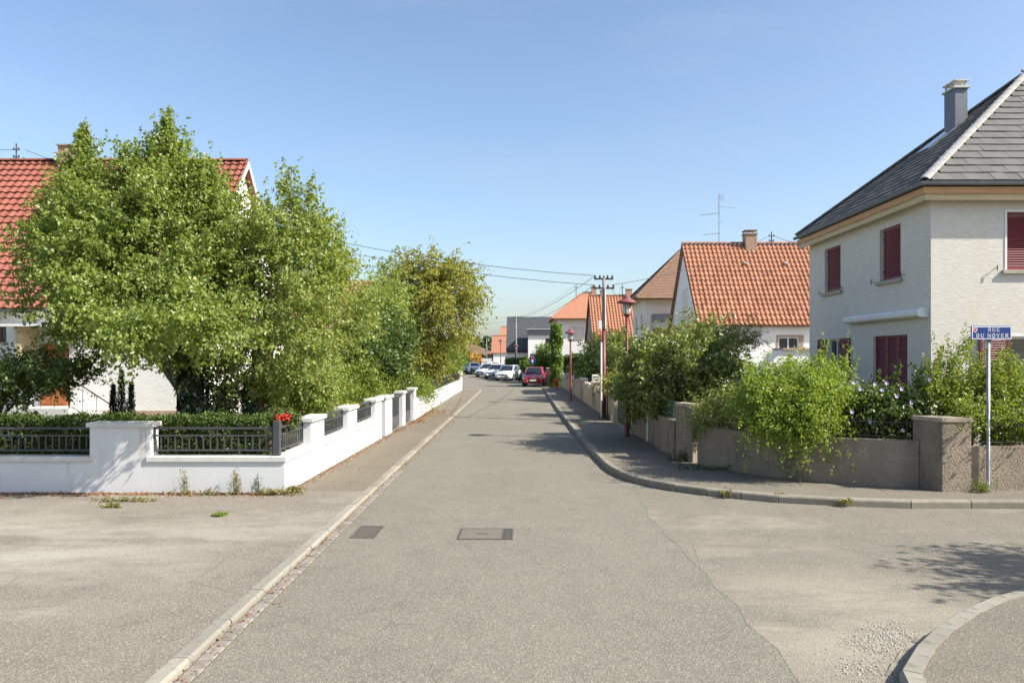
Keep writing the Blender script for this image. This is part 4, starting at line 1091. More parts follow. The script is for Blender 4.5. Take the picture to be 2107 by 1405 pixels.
def gable_far(name, x0,x1,y0,y1,ze,zr,mt,wm,label, win=()):
    h = thing('house', ((x0+x1)/2,(y0+y1)/2,0), label, 'house'); ym=(y0+y1)/2
    m = MB(); m.panel((x0+.15,y0+.2,0), X_, -Y_, x1-x0-.3, ze, [(w[0],w[1],w[2],w[3]) for w in win], .1)
    m.extrude([(x0+.15,y0+.2,0),(x0+.15,y1-.2,0),(x0+.15,y1-.2,ze),(x0+.15,ym,zr-.15),(x0+.15,y0+.2,ze)],(.15,0,0)); m.extrude([(x1-.3,y0+.2,0),(x1-.3,y1-.2,0),(x1-.3,y1-.2,ze),(x1-.3,ym,zr-.15),(x1-.3,y0+.2,ze)],(.15,0,0)); m.box(x0+.3,x1-.3,y0+.35,y1-.3,0,ze-.05)
    m.build('wall', wm, h)
    for w in win: window(h, (x0+.15+w[0],y0+.2,w[2]), X_, -Y_, w[1]-w[0], w[3]-w[2], .08, frame=M_shutter)
    f = slope(h, [(x0,y0,ze),(x1,y0,ze),(x1,ym,zr),(x0,ym,zr)], mt); slope(h, [(x1,y1,ze),(x0,y1,ze),(x0,ym,zr),(x1,ym,zr)], mt)
    ridge_line(f, (x0,ym,zr+.03),(x1,ym,zr+.03), mt, .4, .12)
    return h
gable_far('house', -5.7,-2.9,113,119.5,2.7,5.3,M_orange_flat,M_wall_w,'far house with a low orange roof beside the modern dark-roofed house',[(1.9,2.5,.9,2.2)])
gable_far('house', -4.8,-2.2,123,131,3.6,7.0,M_orange_flat,M_wall_w,'farthest house, its taller orange roof rising behind the low orange one')
h8 = thing('house', (-9.5,124,0), 'far bungalow with a broad brown hipped roof at the end of the street', 'house')
m = MB(); m.panel((-15,120.5,0), X_, -Y_, 9.3, 2.55, [(4,6,.9,2.1)], .1); m.box(-15,-5.7,120.65,128,0,2.5); m.build('wall', M_plinth, h8)
window(h8, (-11,120.5,.9), X_, -Y_, 2, 1.2, .08)
hip_roof(h8, -16,-5.2,119.5,129,2.55,4.15,M_brown, None, ridge=(-12,-9.2))

# ------------------------------------------------------------------ house on the left
h9 = thing('house', (-18, 31, .11), 'white house with a steep red pantile roof behind the birches', 'house')
vx, ey, ry, by, eh, rh = -11.4, 25.75, 31.45, 37.1, 3.98, 10.28
m = MB()
m.panel((-27,26.05,.1), X_, -Y_, 15.35, 3.95, [(8.97,9.45,2.80,3.32),(10.62,11.55,.68,2.75)], .16)
m.extrude([(vx-.25,26.05,.1),(vx-.25,36.8,.1),(vx-.25,36.8,eh),(vx-.25,ry,rh-.2),(vx-.25,26.05,eh)], (-.2,0,0))
m.box(-27,vx-.46,26.25,36.7,.1,eh)
m.build('wall', M_stucco_w, h9)
m = MB(); m.box(-26.9,vx-.22,26.015,26.3,.1,.62); m.build('plinth', M_plinth, h9)
window(h9, (-27+8.97,26.05,2.90), X_, -Y_, .48, .52, .12, bars=(1,0), frame=M_brownwood)
m = MB(); m.box(-16.37,-15.46,25.95,26.0,.79,2.83); dr = m.build('door', M_door, h9)
m = MB(); m.box(-15.98,-15.50,25.935,25.949,.85,1.35).box(-16.33,-16.02,25.935,25.949,.85,1.35).box(-16.33,-16.02,25.935,25.949,1.42,2.6).box(-15.98,-15.50,25.935,25.949,1.42,2.6); m.build('door_panel', M_door, dr)
m = MB(); m.box(-17.3,-14.6,24.6,26.014,.1,.78); 
for i in range(3): m.box(-14.6+i*.3,-14.3+i*.3,24.6,26.013,.1,.58-i*.2)
m.build('doorstep', M_white_cap, h9)
m = MB()
m.tube([(-14.6,24.65,.8),(-14.6,24.65,1.75)], .02, 6); m.tube([(-16.5,24.65,1.75),(-14.6,24.65,1.75),(-13.2,24.65,.85)], .022, 6); m.tube([(-14.55,24.65,.85),(-13.6,24.65,.25)], .015, 6)
for i in range(8):
    x = -16.4+i*.44; t = max(0,(x+14.6)/1.4); m.tube([(x,24.65,max(.2,.8-.6*t)),(x+.02,24.65,1.75-.9*t)], .009, 5)
m.build('stair_railing', M_dark_metal, h9)
m = MB(); m.box(-17.2,-14.4,24.9,26.0,3.40,3.48); m.build('porch_roof', M_whiteplastic, h9)
m = MB(); m.box(-16.62,-16.45,25.1,25.95,2.4,3.399); m.build('porch_post', M_wood_tan, h9)
m = MB(); m.extrude([(-27,ey+.004+p[0],eh+.0+p[1]) for p in gp], (27+vx,0,0)); m.build('gutter', M_zinc, h9)
m = MB(); m.box(-27,vx-.2,ey+.06,26.04,eh-.06,eh-.02); m.build('soffit', M_wood_tan, h9)
vis9 = lambda px,py,p: (px < 215 and py < 640) or (430 < px < 560 and py < 520)
pt9 = pan_tile(.30,.42,.055,.62)
f9 = slope(h9, [(-27.2,ey,eh+.03),(vx,ey,eh+.03),(vx,ry,rh),(-27.2,ry,rh)], M_red, pt9, .30, .375, 300, keep=vis9)
slope(h9, [(vx,by,eh),(-27.2,by,eh),(-27.2,ry,rh),(vx,ry,rh)], M_red)
ridge_line(f9, (-24,ry,rh+.04),(vx,ry,rh+.04), M_red, .38, .14)
m = MB()
for p, q in (((vx+.005,ey,eh),(vx+.005,ry,rh)),((vx+.005,by,eh),(vx+.005,ry,rh))):
    p, q = Vector(p), Vector(q); m.extrude([p, q, q-Z_*.22, p-Z_*.22], (.03,0,0))
m.build('bargeboard', M_frame_w, h9)
window(h9, (vx-.25,32.0,5.5), Y_, X_, 1.1, 1.2, .02)
chimney(h9, -18.9,-18.3,31.1,31.8,9.9,10.85,M_chim_brick,M_rough_cap,False)
mast(h9, -20.75, 31.4, 10.1, 11.0, [(10.75,.1),(10.45,.1)])

h10 = thing('house', (-17, 55, .11), 'house with a red roof barely showing between the trees on the left', 'house')
m = MB(); m.box(-22,-11.3,50,58,.1,4.0); m.extrude([(-11.35,50,4),(-11.35,58,4),(-11.35,54,7.4)],(-.2,0,0)); m.build('wall', M_wall_w, h10)
slope(h10, [(-22,49.6,3.9),(-11,49.6,3.9),(-11,54,7.6),(-22,54,7.6)], M_red, pan_tile(.25,.4,.034), .25, .36, 0)
slope(h10, [(-11,58.4,3.9),(-22,58.4,3.9),(-22,54,7.6),(-11,54,7.6)], M_red)
# ------------------------------------------------------------------ vegetation, left
def Rg(s): return np.random.default_rng(s)
YB = 17.2
def spires(px, py, Y, n, R, wx=30, length=1.2, per=40):
    p = W(px, py, Y); sc = Y/FOC
    S = [(p.x+R.normal()*wx*sc, Y+R.normal()*.35, p.z+R.normal()*12*sc) for _ in range(n)]
    return shoots(S, length, per, R, .16, (0.0,0,1), .05)
def cone(px, top, bot, wbase, n, Y, R, length=.42, per=22):     # a tapering leafy peak made of upright shoots
    S = []
    for _ in range(n):
        t = R.uniform()**.65; sc = Y/FOC; p = W(px+R.normal()*wbase*.5*t, top+42+t*(bot-top-42), Y)
        S.append((p.x, Y+R.normal()*wbase*.45*t*sc, p.z))
    return shoots(S, length, per, R, .2, (0,0,1), .045)
def cat2(*a): return np.concatenate([x[0] for x in a]), np.concatenate([x[1] for x in a])
R0 = Rg(11)
ex = cat2(cone(172,236,450,85,330,YB,R0), cone(342,218,470,135,620,YB,R0), cone(425,300,500,85,230,YB,R0), cone(95,392,560,70,170,YB,R0), cone(265,330,520,90,200,YB,R0), clump_points([pell(350,674,12.8,135,24,.4),pell(285,690,12.95,65,22,.35),pell(420,672,12.9,60,28,.35)],46,.24,11,13,.42,R0,.1,.2,.25)[:2], spires(340,362,YB,46,R0,42,.9,26), spires(430,400,YB,22,R0,30,.7,22), spires(100,450,YB,16,R0,20,.6,20), spires(250,380,YB,16,R0,25,.5,20))
tree('birch_tree', (-7.45, 17.2, .11), [pell(330,520,YB,170,170,2.3), pell(205,560,YB,100,150,2.0), pell(185,575,YB-.9,62,85,1.6), pell(175,430,YB,44,75,.8), pell(338,430,YB,72,85,1.1), pell(425,490,YB,78,90,1.4), pell(265,645,YB-1.0,85,50,1.9), pell(335,640,YB-.8,90,65,2.0), pell(128,515,YB,34,75,1.0), pell(255,660,YB-1.6,55,30,1.0), pell(260,600,YB-1.0,130,110,1.6), pell(380,580,YB-1.0,110,110,1.6)],
     'tall bushy birch, the one on the left with the thick ivy-covered trunk', 'tree', L_birch, M_bark_birch, 11,
     clumps=340, clump_r=.34, twigs=16, per=25, tlen=.46, leaf=.068, up=.35, rad=.22, fork=.35, shell=.40, bow=.15, droop=.5, extra=ex, nl=14)
R0 = Rg(12)
ex = cat2(cone(590,322,520,110,170,YB,R0,.5,15), cone(640,350,540,90,120,YB,R0,.5,15), cone(545,400,540,70,90,YB,R0), cone(695,450,600,70,130,19,R0,.45,15), cone(745,560,680,45,70,21,R0,.45,15))
tree('birch_tree', (-6.25, 17.4, .11), [pell(560,580,YB,130,120,1.8), pell(590,490,YB,65,75,1.0), pell(670,600,20.4,75,95,1.3), pell(560,700,YB-.2,140,95,1.7), pell(680,700,20.8,85,85,1.4), pell(480,620,YB-.3,90,120,1.7), pell(440,700,YB-.5,85,60,1.5), pell(590,790,YB+1,80,48,1.2), pell(640,790,20.2,70,45,1.0)],
     'paler thin-topped birch on the right of the pair, with the slim dark trunk', 'tree', L_birch2, M_bark_birch, 12,
     clumps=230, clump_r=.34, twigs=16, per=22, tlen=.46, leaf=.066, up=.35, rad=.13, fork=.35, shell=.35, bow=.15, droop=.5, extra=ex, nl=14)
def ivy_column(name, base, h, r, label, lm, seed, n=5000, leaf=.07, cat='ivy', top=1.0, core=True):
    R = Rg(seed); t_ = thing(name, base, label, cat)
    z = R.uniform(0,1,size=n); a = R.uniform(0,2*math.pi,size=n)
    rr = r*(1-.25*z*top)*(1+.22*np.sin(z*19+a*2)+.12*R.normal(size=n))
    P = np.stack([base[0]+rr*np.cos(a), base[1]+rr*np.sin(a), base[2]+z*h], 1); O = np.stack([np.cos(a),np.sin(a),0*a],1)
    m = MB(); m.tube([Vector(base), Vector(base)+Z_*h*.97], [r*.72, r*.5], 10); m.build('stem', M_core, t_)
    leaves('foliage', P, O, leaf, lm, t_, R, outn=1.2, droop=.6, ratio=.45)
    return t_
ivy_column('ivy', (-7.33,17.0,.11), 2.6, .33, 'dark ivy wrapped round the thick birch trunk', L_ivy, 21, 5200)
ivy_column('ivy', (-6.72,17.0,.11), 1.75, .28, 'paler green ivy bush growing between the two birch trunks', L_ivy_l, 22, 3600, .055)
ivy_column('ivy', (-6.22,17.25,.11), 1.9, .15, 'dark ivy on the slim birch trunk', L_ivy, 23, 2200, .055)
# dwarf conifers
cf = thing('conifer', (-9.1, 16.6, .11), 'small dark conifer with three pointed spires in front of the white wall', 'conifer')
R = Rg(31); P_, O_ = [], []
for px, top, w in ((233,792,.13),(250,762,.14),(270,788,.12)):
    b = W(px, 860, 16.6); t = W(px, top, 16.6); n = 2600
    z = R.uniform(0,1,size=n)**.8; a = R.uniform(0,2*math.pi,size=n); rr = w*(1-z)**.7*(.75+.35*np.sin(z*31+a*3))+.01
    P_.append(np.stack([b.x+rr*np.cos(a), 16.6+rr*np.sin(a), .2+z*(t.z-.2)],1)); O_.append(np.stack([np.cos(a),np.sin(a),.9+0*a],1))
for px, top in ((233,792),(250,762),(270,788)):
    b = W(px,860,16.6); t = W(px,top,16.6); m = MB(); m.tube([(b.x,16.6,.1),(t.x,16.6,t.z-.1)],[.05,.01],6); m.build('stem', M_bark, cf)
if True: pass; leaves('foliage', np.concatenate(P_), np.concatenate(O_), .05, L_conifer, cf, R, droop=-.7, ratio=.16)
# dark leaning shrub on the left edge
yk = 15.6
dk = tree('shrub', (-10.75, yk, .11), [pell(40,780,yk,85,36,1.0), pell(130,775,yk,55,30,.9), pell(-60,785,yk,100,45,1.0), pell(70,757,yk,90,20,.9), pell(10,810,yk,60,30,.8)],
     'dark spreading shrub with leaning stems by the orange door', 'shrub', L_dark, M_bark, 33, clumps=90, clump_r=.24, twigs=12, per=14, tlen=.32, leaf=.06, rad=.07, fork=.55, nl=8, shell=.35, crown_name='foliage')
m = MB(); m.tube([(-11.0,yk+.1,.1),(-10.7,yk,.6),(-10.15,yk,1.05),(-9.9,yk,1.35)],[.09,.08,.06,.04],8).tube([(-11.2,yk,.1),(-11.0,yk,.7),(-10.9,yk-.1,1.3)],[.07,.06,.04],8); m.build('stem', M_bark, dk)
# clipped hedge behind the railings
hedge('hedge', [(-15,14.28),(-10.5,14.28)], .5, .11, 1.24, 22000, 'clipped dark hedge behind the railings left of the wide pillar', 'hedge', L_hedge, 41, .045)
hedge('hedge', [(-10.4,14.32),(-4.75,14.32)], .55, .11, 1.36, 38000, 'clipped dark hedge behind the wide pillar and the corner railing', 'hedge', L_hedge, 42, .045)
# shrubs along the garden's street side
def shr(px, py, Y, rx, ry, dy, label, lm, seed, leaf=.06, clumps=60, name='shrub', cat='shrub', **k):
    e = [pell(px,py,Y,rx,ry,dy)] if not isinstance(px, list) else [pell(*q) for q in px]
    c = e[0]; return bush(name, (c[0], c[1], .11), e, label, cat, lm, seed, leaf=leaf, clumps=clumps, **k)
shr([(630,800,18.8,50,42,.8),(600,815,18.2,40,30,.6),(680,800,21.0,45,36,.8)],0,0,0,0,0,'low mixed shrub with reddish tips behind the red flowers', L_hedge_l, 51, .055, 90)
shr([(735,790,24.0,48,36,.8),(780,795,27,40,30,.8)],0,0,0,0,0,'loose green shrub rising behind the two square white pillars', L_hedge_l, 52, .06, 80)
shr([(775,735,27.5,58,62,1.3),(720,720,25.5,30,40,1.0),(800,700,29,35,40,1.0)],0,0,0,0,0,'dark broad-leaved bush between the birches and the yellowing tree', L_dark, 53, .11, 110, twigs=12, tlen=.5, clump_r=.4)
fl = shr([(722,841,21.6,14,10,.25),(700,844,20.6,12,8,.2)],0,0,0,0,0,'yellow flowering plant behind the second railing', L_hedge_l, 54, .05, 16, name='flowering_plant', cat='plant', twigs=8, tlen=.15, clump_r=.1)
R = Rg(55); c = np.array([W(718,838,21.3)]); leaves('petals', c+R.normal(size=(260,3))*np.array([.13,.15,.07]), unit(R.normal(size=(260,3))+np.array([0,-.4,.8])), .05, M_petal_y, fl, R, ratio=.5)['kind'] = 'stuff'
fl = shr([(583,868,14.45,13,9,.15)],0,0,0,0,0,'red geraniums growing at the corner behind the railing', L_hedge, 56, .045, 14, name='flowering_plant', cat='plant', twigs=8, tlen=.14, clump_r=.08)
R = Rg(57); c = np.array([W(583,858,14.3)]); leaves('petals', c+R.normal(size=(150,3))*np.array([.085,.09,.032]), unit(R.normal(size=(150,3))+np.array([0,-.4,.9])), .042, M_petal_red, fl, R, ratio=.5)['kind'] = 'stuff'
hedge('hedge', [(-4.95,29.9),(-5.0,34.5)], .75, .11, 1.42, 22000, 'loose hedge spilling over the top of the white wall past the gates', 'hedge', L_hedge_l, 58, .06, .16, extra=shoots([(-4.6+R.normal()*.1, 30.2+R.uniform(0,3.2), 1.25) for _ in range(170)], .75, 24, R, .35, (.5,0,-.2), .05, .5))
hedge('hedge', [(-5.15,22.9),(-5.2,29.4)], .6, .11, 1.36, 26000, 'mixed green hedge behind the three grey gates', 'hedge', L_hedge_l, 59, .06, .14)
# yellowing tree
YT = 38.5
R = Rg(61)
tree('robinia_tree', (-5.9, YT, .11), [pell(870,605,YT,72,70,2.2), pell(920,612,YT,58,56,2.0), pell(840,580,YT,40,42,1.3), pell(900,566,YT,50,36,1.4), pell(860,670,YT,55,60,1.8), pell(900,690,YT,45,50,1.5), pell(940,590,YT,38,50,1.3), pell(830,640,YT,40,60,1.4), pell(850,735,YT,50,30,1.4)],
     'tall yellowing tree with drooping sprays leaning over the pavement', 'tree', L_yellow, M_bark, 61, clumps=250, clump_r=.5, twigs=12, per=15, tlen=.85, leaf=.13, up=.1, rad=.2, fork=.3, shell=.4, bow=.45, droop=.6, ratio=.26,
     extra=cat2(shoots([tuple(W(px,py,YT)) for px,py in ((850,535),(870,538),(835,548),(905,550),(950,575),(960,588),(925,560),(945,625),(955,690),(965,680),(950,705))], .85, 34, R, .5, (.15,0,.8), .12, .45), shoots([tuple(W(px,py,YT)) for px,py in ((950,660),(940,690),(930,705),(955,620),(960,650))]*3, 1.1, 30, R, .5, (.6,0,-.5), .1, .4)))
shr([(800,640,33,32,60,1.2),(770,650,31,28,55,1.1),(790,560,36,15,30,.7)],0,0,0,0,0,'dull green tree filling the gap between the birches and the yellowing tree', L_birch, 62, .1, 80, name='garden_tree', cat='tree', twigs=10, tlen=.6, clump_r=.5, rad=.1)
shr([(928,738,56,20,32,1.4),(912,745,51,24,30,1.3),(938,758,59,12,22,1.0)],0,0,0,0,0,'rounded yellow-green bush behind the far dark railing', L_vine, 63, .11, 90, twigs=10, tlen=.5, clump_r=.4)
shr([(878,752,45,38,26,1.3)],0,0,0,0,0,'green shrub at the foot of the yellowing tree', L_hedge_l, 64, .09, 70, twigs=10, tlen=.4, clump_r=.35)
tr = thing('garden_trellis', (-5.0,44,.11), 'white wooden trellis poles above the far dark railing', 'trellis')
for px in (906, 913):
    m = MB(); p = W(px,735,44); m.box(p.x-.04,p.x+.04,43.96,44.04,.11,p.z); m.build('post', M_frame_w, tr)
m = MB(); a, b = W(906,745,44), W(913,745,44)
for z in (2.0,1.7,1.4): m.box(a.x+.041,b.x-.041,43.98,44.02,z,z+.05)
m.build('rung', M_frame_w, tr)

# ------------------------------------------------------------------ vegetation, right
YS = 20.3
shr([(1390,775,YS,85,66,1.4),(1335,760,YS+.5,42,50,1.2),(1450,740,YS,58,44,1.2),(1410,825,YS-.6,72,42,1.0),(1330,815,YS+.6,44,46,.9),(1470,800,YS-.6,52,46,1.0),(1482,702,YS,20,22,.5),(1315,795,22.3,28,45,.8)],0,0,0,0,0,
    'large dark-leaved shrub behind the second roughcast pillar', L_shrub, 71, .085, 190, twigs=13, per=15, tlen=.36, clump_r=.30, rad=.09, nl=12)
shr([(1425,700,22.5,48,20,.9),(1385,708,23,28,16,.7),(1525,705,22.8,24,16,.6)],0,0,0,0,0,'feathery yellow-green shrub topping the big dark shrub', L_olive, 72, .07, 60, twigs=12, tlen=.5, clump_r=.25, ratio=.2)
YW = 15.2
R = Rg(73)
S = []
for _ in range(700):
    px = R.normal(1648, 46); py = R.normal(822, 32); S.append(tuple(W(px, py, YW+R.normal()*.4)))
ex1 = shoots(S, .52, 22, R, .75, (0,-.3,.4), .03, .35)
S2 = [tuple(W(R.uniform(1530,1740), R.uniform(770,800), YW+R.normal()*.35)) for _ in range(130)]
ex2 = shoots(S2, .42, 30, R, .32, (0,-.05,1), .03, .1)
S3 = [tuple(W(R.normal(1635,52), R.uniform(845,885), YW-.5+R.normal()*.15)) for _ in range(100)]
ex3 = shoots(S3, .62, 26, R, .45, (0,-.45,-.25), .035, .6)
S4 = [tuple(W(x, y, YW)) for x, y in ((1690,775),(1740,770),(1700,760),(1735,790),(1755,800),(1575,780),(1540,800))]*3
ex4 = shoots(S4, .62, 34, R, .14, (.1,0,1), .02)
bush('shrub', (5.2, YW, .14), [pell(1635,822,YW,95,48,.8), pell(1590,850,YW-.3,58,34,.6), pell(1690,848,YW-.3,55,42,.6), pell(1645,875,YW-.6,55,28,.4)],
     'bright green feathery shrub spilling over the curved wall', 'shrub', L_bright, 73, clumps=165, clump_r=.22, twigs=12, per=14, tlen=.36, leaf=.05, rad=.05, ratio=.28, bow=.3, extra=cat2(ex1, ex2, ex3, ex4), shell=.5)
shr([(1500,850,16.3,45,32,.4),(1460,860,16.8,30,24,.4)],0,0,0,0,0,'grey-green twiggy shrub behind the curved railing', L_shrub, 74, .05, 50, twigs=12, tlen=.3, clump_r=.2, ratio=.25)
YH = 14.85
hb = shr([(1825,862,YH,58,42,.5),(1800,838,YH,34,22,.4),(1872,858,YH,36,38,.45),(1780,866,YH,26,36,.4)],0,0,0,0,0,'dark hibiscus bush with lilac flowers beside the corner pillar', L_hib, 75, .06, 85, twigs=13, tlen=.25, clump_r=.16, name='flowering_shrub',
    extra=cat2(shoots([tuple(W(x,y,YH)) for x,y in ((1838,800),(1800,805),(1885,800),(1895,800))]*4, .42, 26, R, .15, (.05,0,1), .035)))
for px, py in ((1757,787),(1815,802),(1824,788),(1800,790),(1855,800),(1875,828),(1790,868),(1753,847),(1857,885),(1912,780),(1770,800),(1845,815)):
    c = W(px, py, YH-.48); m = MB()
    for k in range(5):
        a = k*2*math.pi/5+px; d = Vector((math.cos(a),-.35,math.sin(a))); e = Vector((-math.sin(a),0,math.cos(a)))
        m.add([c, c+d*.024+e*.018, c+d*.044, c+d*.024-e*.018], [(0,1,2,3)])
    m.build('flower', M_petal, hb)
YU = 15.0
R = Rg(76)
S = []
for _ in range(330):
    px = R.uniform(1905,2230); t = R.uniform(); S.append(tuple(W(px, 900-t*130*(.75+.25*math.sin(px*.04)), YU+R.normal()*.35)))
upx = [(1930,745),(1965,735),(1985,715),(1950,760),(2010,760),(2050,760),(2085,770),(1915,775),(2030,780)]
S += [tuple(W(x+R.normal()*6, y+25+R.normal()*12, YU+R.normal()*.2)) for x, y in upx for _ in range(9)]
exu = cat2(shoots(S, .55, 34, R, .16, (.0,-.08,1), .04), shoots([tuple(W(R.uniform(1950,2150), R.uniform(825,870), 14.0+R.normal()*.1)) for _ in range(60)], .65, 26, R, .3, (.1,-.9,.35), .04, .3))
bush('shrub', (8.5, YU, .14), [pell(2000,850,YU,95,52,.6), pell(2120,850,YU,110,55,.6), pell(1950,830,YU,50,45,.5), pell(2060,810,YU,70,40,.5), pell(2010,890,YU,90,28,.4), pell(2120,890,YU,90,28,.4)],
     'tall shrub of upright leafy shoots behind the street name sign', 'shrub', L_upright, 76, clumps=165, clump_r=.2, twigs=12, per=14, tlen=.32, leaf=.062, ratio=.24, up=1.0, extra=exu, rad=.05)
# further along the right pavement
shr([(1235,745,44,44,46,1.4),(1255,715,44,30,34,1.1),(1215,765,48,26,26,1.0)],0,0,0,0,0,'dark green garden tree behind the white conduit pole', L_dark, 77, .1, 90, twigs=11, tlen=.5, clump_r=.4)
shr([(1268,768,31,22,36,.7),(1278,720,31,20,28,.7)],0,0,0,0,0,'grey-green shrub between the utility pole and the red lamp', L_shrub, 78, .08, 60, twigs=10, tlen=.4, clump_r=.3)
shr([(1268,790,27.8,20,14,.5)],0,0,0,0,0,'yellowing bush over the tan gate pillar', L_yellow, 79, .06, 30, twigs=9, tlen=.25, clump_r=.2)
shr([(1190,772,54,20,14,1)],0,0,0,0,0,'small shrub showing above the far part of the tan wall', L_shrub, 80, .08, 30, twigs=10, tlen=.35, clump_r=.3)
ivy_column('climbing_plant', (2.0,59.6,0), 4.85, .36, 'tall column wrapped in bright green climbing plants beside the red car', L_vine, 81, 7500, .14, 'climbing plant', .2)
R = Rg(82)
hedge('hedge', [(2.9,62.5),(4.9,59.8)], .9, .1, 2.35, 9000, 'dark clipped hedge right of the ivy-clad column', 'hedge', L_hedge, 83, .11, .1)
hedge('hedge', [(.75,76.5),(2.1,69.2)], 1.0, .1, 2.1, 12000, 'dark hedge behind the low wall and the red car', 'hedge', L_hedge, 84, .12, .1)
hedge('hedge', [(-2.3,83.5),(-.5,79)], .8, .1, 2.0, 9000, 'dark green hedge in front of the modern white house', 'hedge', L_far, 85, .13, .12)
shr([(1082,752,74,9,11,.5)],0,0,0,0,0,'small round light green bush on the corner by the blue sign', L_vine, 86, .12, 26, twigs=9, tlen=.3, clump_r=.25)
shr([(1118,728,70,16,16,.8),(1105,745,71,12,12,.6)],0,0,0,0,0,'bright creeper climbing behind the clipped dark hedge', L_vine, 87, .12, 34, twigs=9, tlen=.35, clump_r=.3)
shr([(972,740,108,17,9,1.1)],0,0,0,0,0,'low domed golden-orange bush behind the parked cars', L_gold, 88, .16, 50, twigs=10, tlen=.35, clump_r=.3)
shr([(948,742,104,14,14,1.2),(955,730,112,10,8,1)],0,0,0,0,0,'dark bush left of the golden one', L_dark, 89, .18, 40, twigs=9, tlen=.5, clump_r=.5)
for px, py, rx, ry, Y, lab, lm_ in ((948,706,15,14,150,'dark fir-like tree rising behind the brown bungalow',L_far),(972,704,9,9,155,'small dark treetop between the other trees over the bungalow roof',L_far),(985,712,14,10,140,'olive-tinted tree at the right end of the bungalow roof',L_olive),(1006,716,10,14,135,'dark tree beside the orange roofs at the end of the street',L_far),(925,716,14,14,145,'green tree at the left end of the brown bungalow roof',L_far)):
    e = [pell(px,py,Y,rx,ry), pell(px,py+12,Y,rx*1.2,12)]
    tree('far_tree', (e[0][0],Y,-.03), e, lab, 'tree', lm_, M_bark, int(px), clumps=44, clump_r=.7, twigs=9, per=10, tlen=.8, leaf=.34, rad=.15, group='trees on the skyline')
# tree just out of frame on the right, whose shade falls on the side road
tree('garden_tree', (12.0, 6.6, .1), [(11.4,7.1,4.3,1.6,1.1,.9),(12.8,6.8,4.9,1.6,1.3,1.1),(12.0,6.6,3.8,1.5,1.1,.7)], 'leafy tree on the near right corner shading the side road', 'tree', L_dark, M_bark, 99, clumps=110, clump_r=.3, twigs=10, per=12, tlen=.5, leaf=.10, rad=.13, fork=.6)

# weeds along the walls
weedR = Rg(101)
def weed(px, py, Y, h, label, seed, n=22, lm=L_weed, spread=.14, leaf=.032, z=ZL, lean=(0,-.1,1), width=.07, per=18, group=None, name='weed'):
    R = Rg(seed); p = W(px, py, Y); b = (p.x, Y, z)
    t_ = thing(name, b, label, 'weed', group)
    S = [(p.x+R.normal()*width, Y+R.normal()*.03, z) for _ in range(n)]
    P, O = shoots(S, h, per, R, spread, lean, .022); k = P[:,2] > z; P, O = P[k], O[k]
    m = MB()
    for s in S[:12]: m.tube([s, (s[0]+R.normal()*.03, s[1]-.02, z+h*.8)], [.004,.002], 4)
    m.build('stem', M_core, t_)['kind'] = 'stuff'; leaves('foliage', P, O, leaf, lm, t_, R, droop=-.2, ratio=.25)
    return t_
weed(380,1010,13.55,.38,'thin pale weed against the front wall, right of the wide pillar',1,10,width=.05)
weed(485,1012,13.55,.37,'taller pale weed with a reddish foot against the front wall',2,26,width=.05)
weed(530,1012,13.55,.30,'small dark weed against the front wall near the corner',3,8,lm=L_hedge,width=.04)
weed(575,1014,13.5,.10,'low grass tuft at the foot of the wall corner',4,50,width=.20,spread=.6)
weed(604,1006,13.75,.12,'grass tuft round the corner of the white wall',5,40,width=.08,spread=.6)
weed(646,965,16.3,.34,'slender weed against the street side of the white wall',6,9,width=.05)
weed(430,1010,13.5,.10,'sparse low weeds between the two pale wall weeds',7,26,width=.25,spread=.6)
weed(260,1032,12.9,.09,'flat yellowish weed patch on the forecourt',8,50,width=.22,spread=.9)
weed(232,1047,12.4,.05,'small mat of weeds on the forecourt, in front of the yellowish patch',9,30,width=.10,spread=1.2)
weed(455,1061,11.75,.045,'small green tuft of grass alone on the forecourt',10,30,lm=L_bright,width=.06,spread=1.0)
weed(1495,1018,13.53,.12,'grass tuft in the curved kerb',11,26,width=.04,spread=.5,z=.02)
weed(1605,1022,13.2,.10,'small weed tuft in the kerb beneath the bright shrub',12,18,width=.05,spread=.6,z=.05)
weed(1735,1035,12.75,.09,'weed in a kerb joint left of the corner pillar',13,20,width=.05,spread=.6,z=.04)
weed(2020,1012,13.4,.22,'weeds between the corner pillar and the sign post',14,24,width=.08,spread=.35,lm=L_upright,z=ZR)
weed(1400,950,17.3,.22,'dark weeds at the foot of the second roughcast pillar',15,40,width=.16,spread=.5,lm=L_hedge,z=ZR)
weed(1250,862,28.7,.2,'grass at the foot of the utility pole',16,40,width=.16,spread=.5,lm=L_hedge_l,z=ZR)
weed(1480,968,16.0,.15,'low dark growth along the foot of the curved wall',17,40,width=.35,spread=.6,lm=L_hedge,z=ZR)

# leaf litter
def litter(n, path, w, z, seed, name='leaf_litter', leaf=.035, lab=None):
    R = Rg(seed); path = np.array(path, float); seg = np.diff(path,axis=0); ln = np.linalg.norm(seg,axis=1); cum = np.concatenate([[0],ln.cumsum()])
    s = R.uniform(0,cum[-1],size=n); k = np.clip(np.searchsorted(cum,s)-1,0,len(seg)-1)
    p = path[k]+seg[k]*((s-cum[k])/ln[k])[:,None]; t = seg[k]/ln[k][:,None]; o = R.exponential(w,size=n)
    P = np.stack([p[:,0]+t[:,1]*o, p[:,1]-t[:,0]*o, np.full(n,z)+R.uniform(0,.008,size=n)],1)
    ob = leaves(name, P, np.tile([0,0,1.0],(n,1)), leaf, M_litter, None, R, upn=2.5, outn=0, droop=0, ratio=.4, fold=.12)
    ob['kind'] = 'stuff'
litter(3200, [(-14,13.66),(-4.33,13.66)], .10, ZL+.004, 1, leaf=.04)
litter(1900, [(-4.31,13.7),(-4.28,29),(-4.40,36)], .09, ZL+.004, 2)
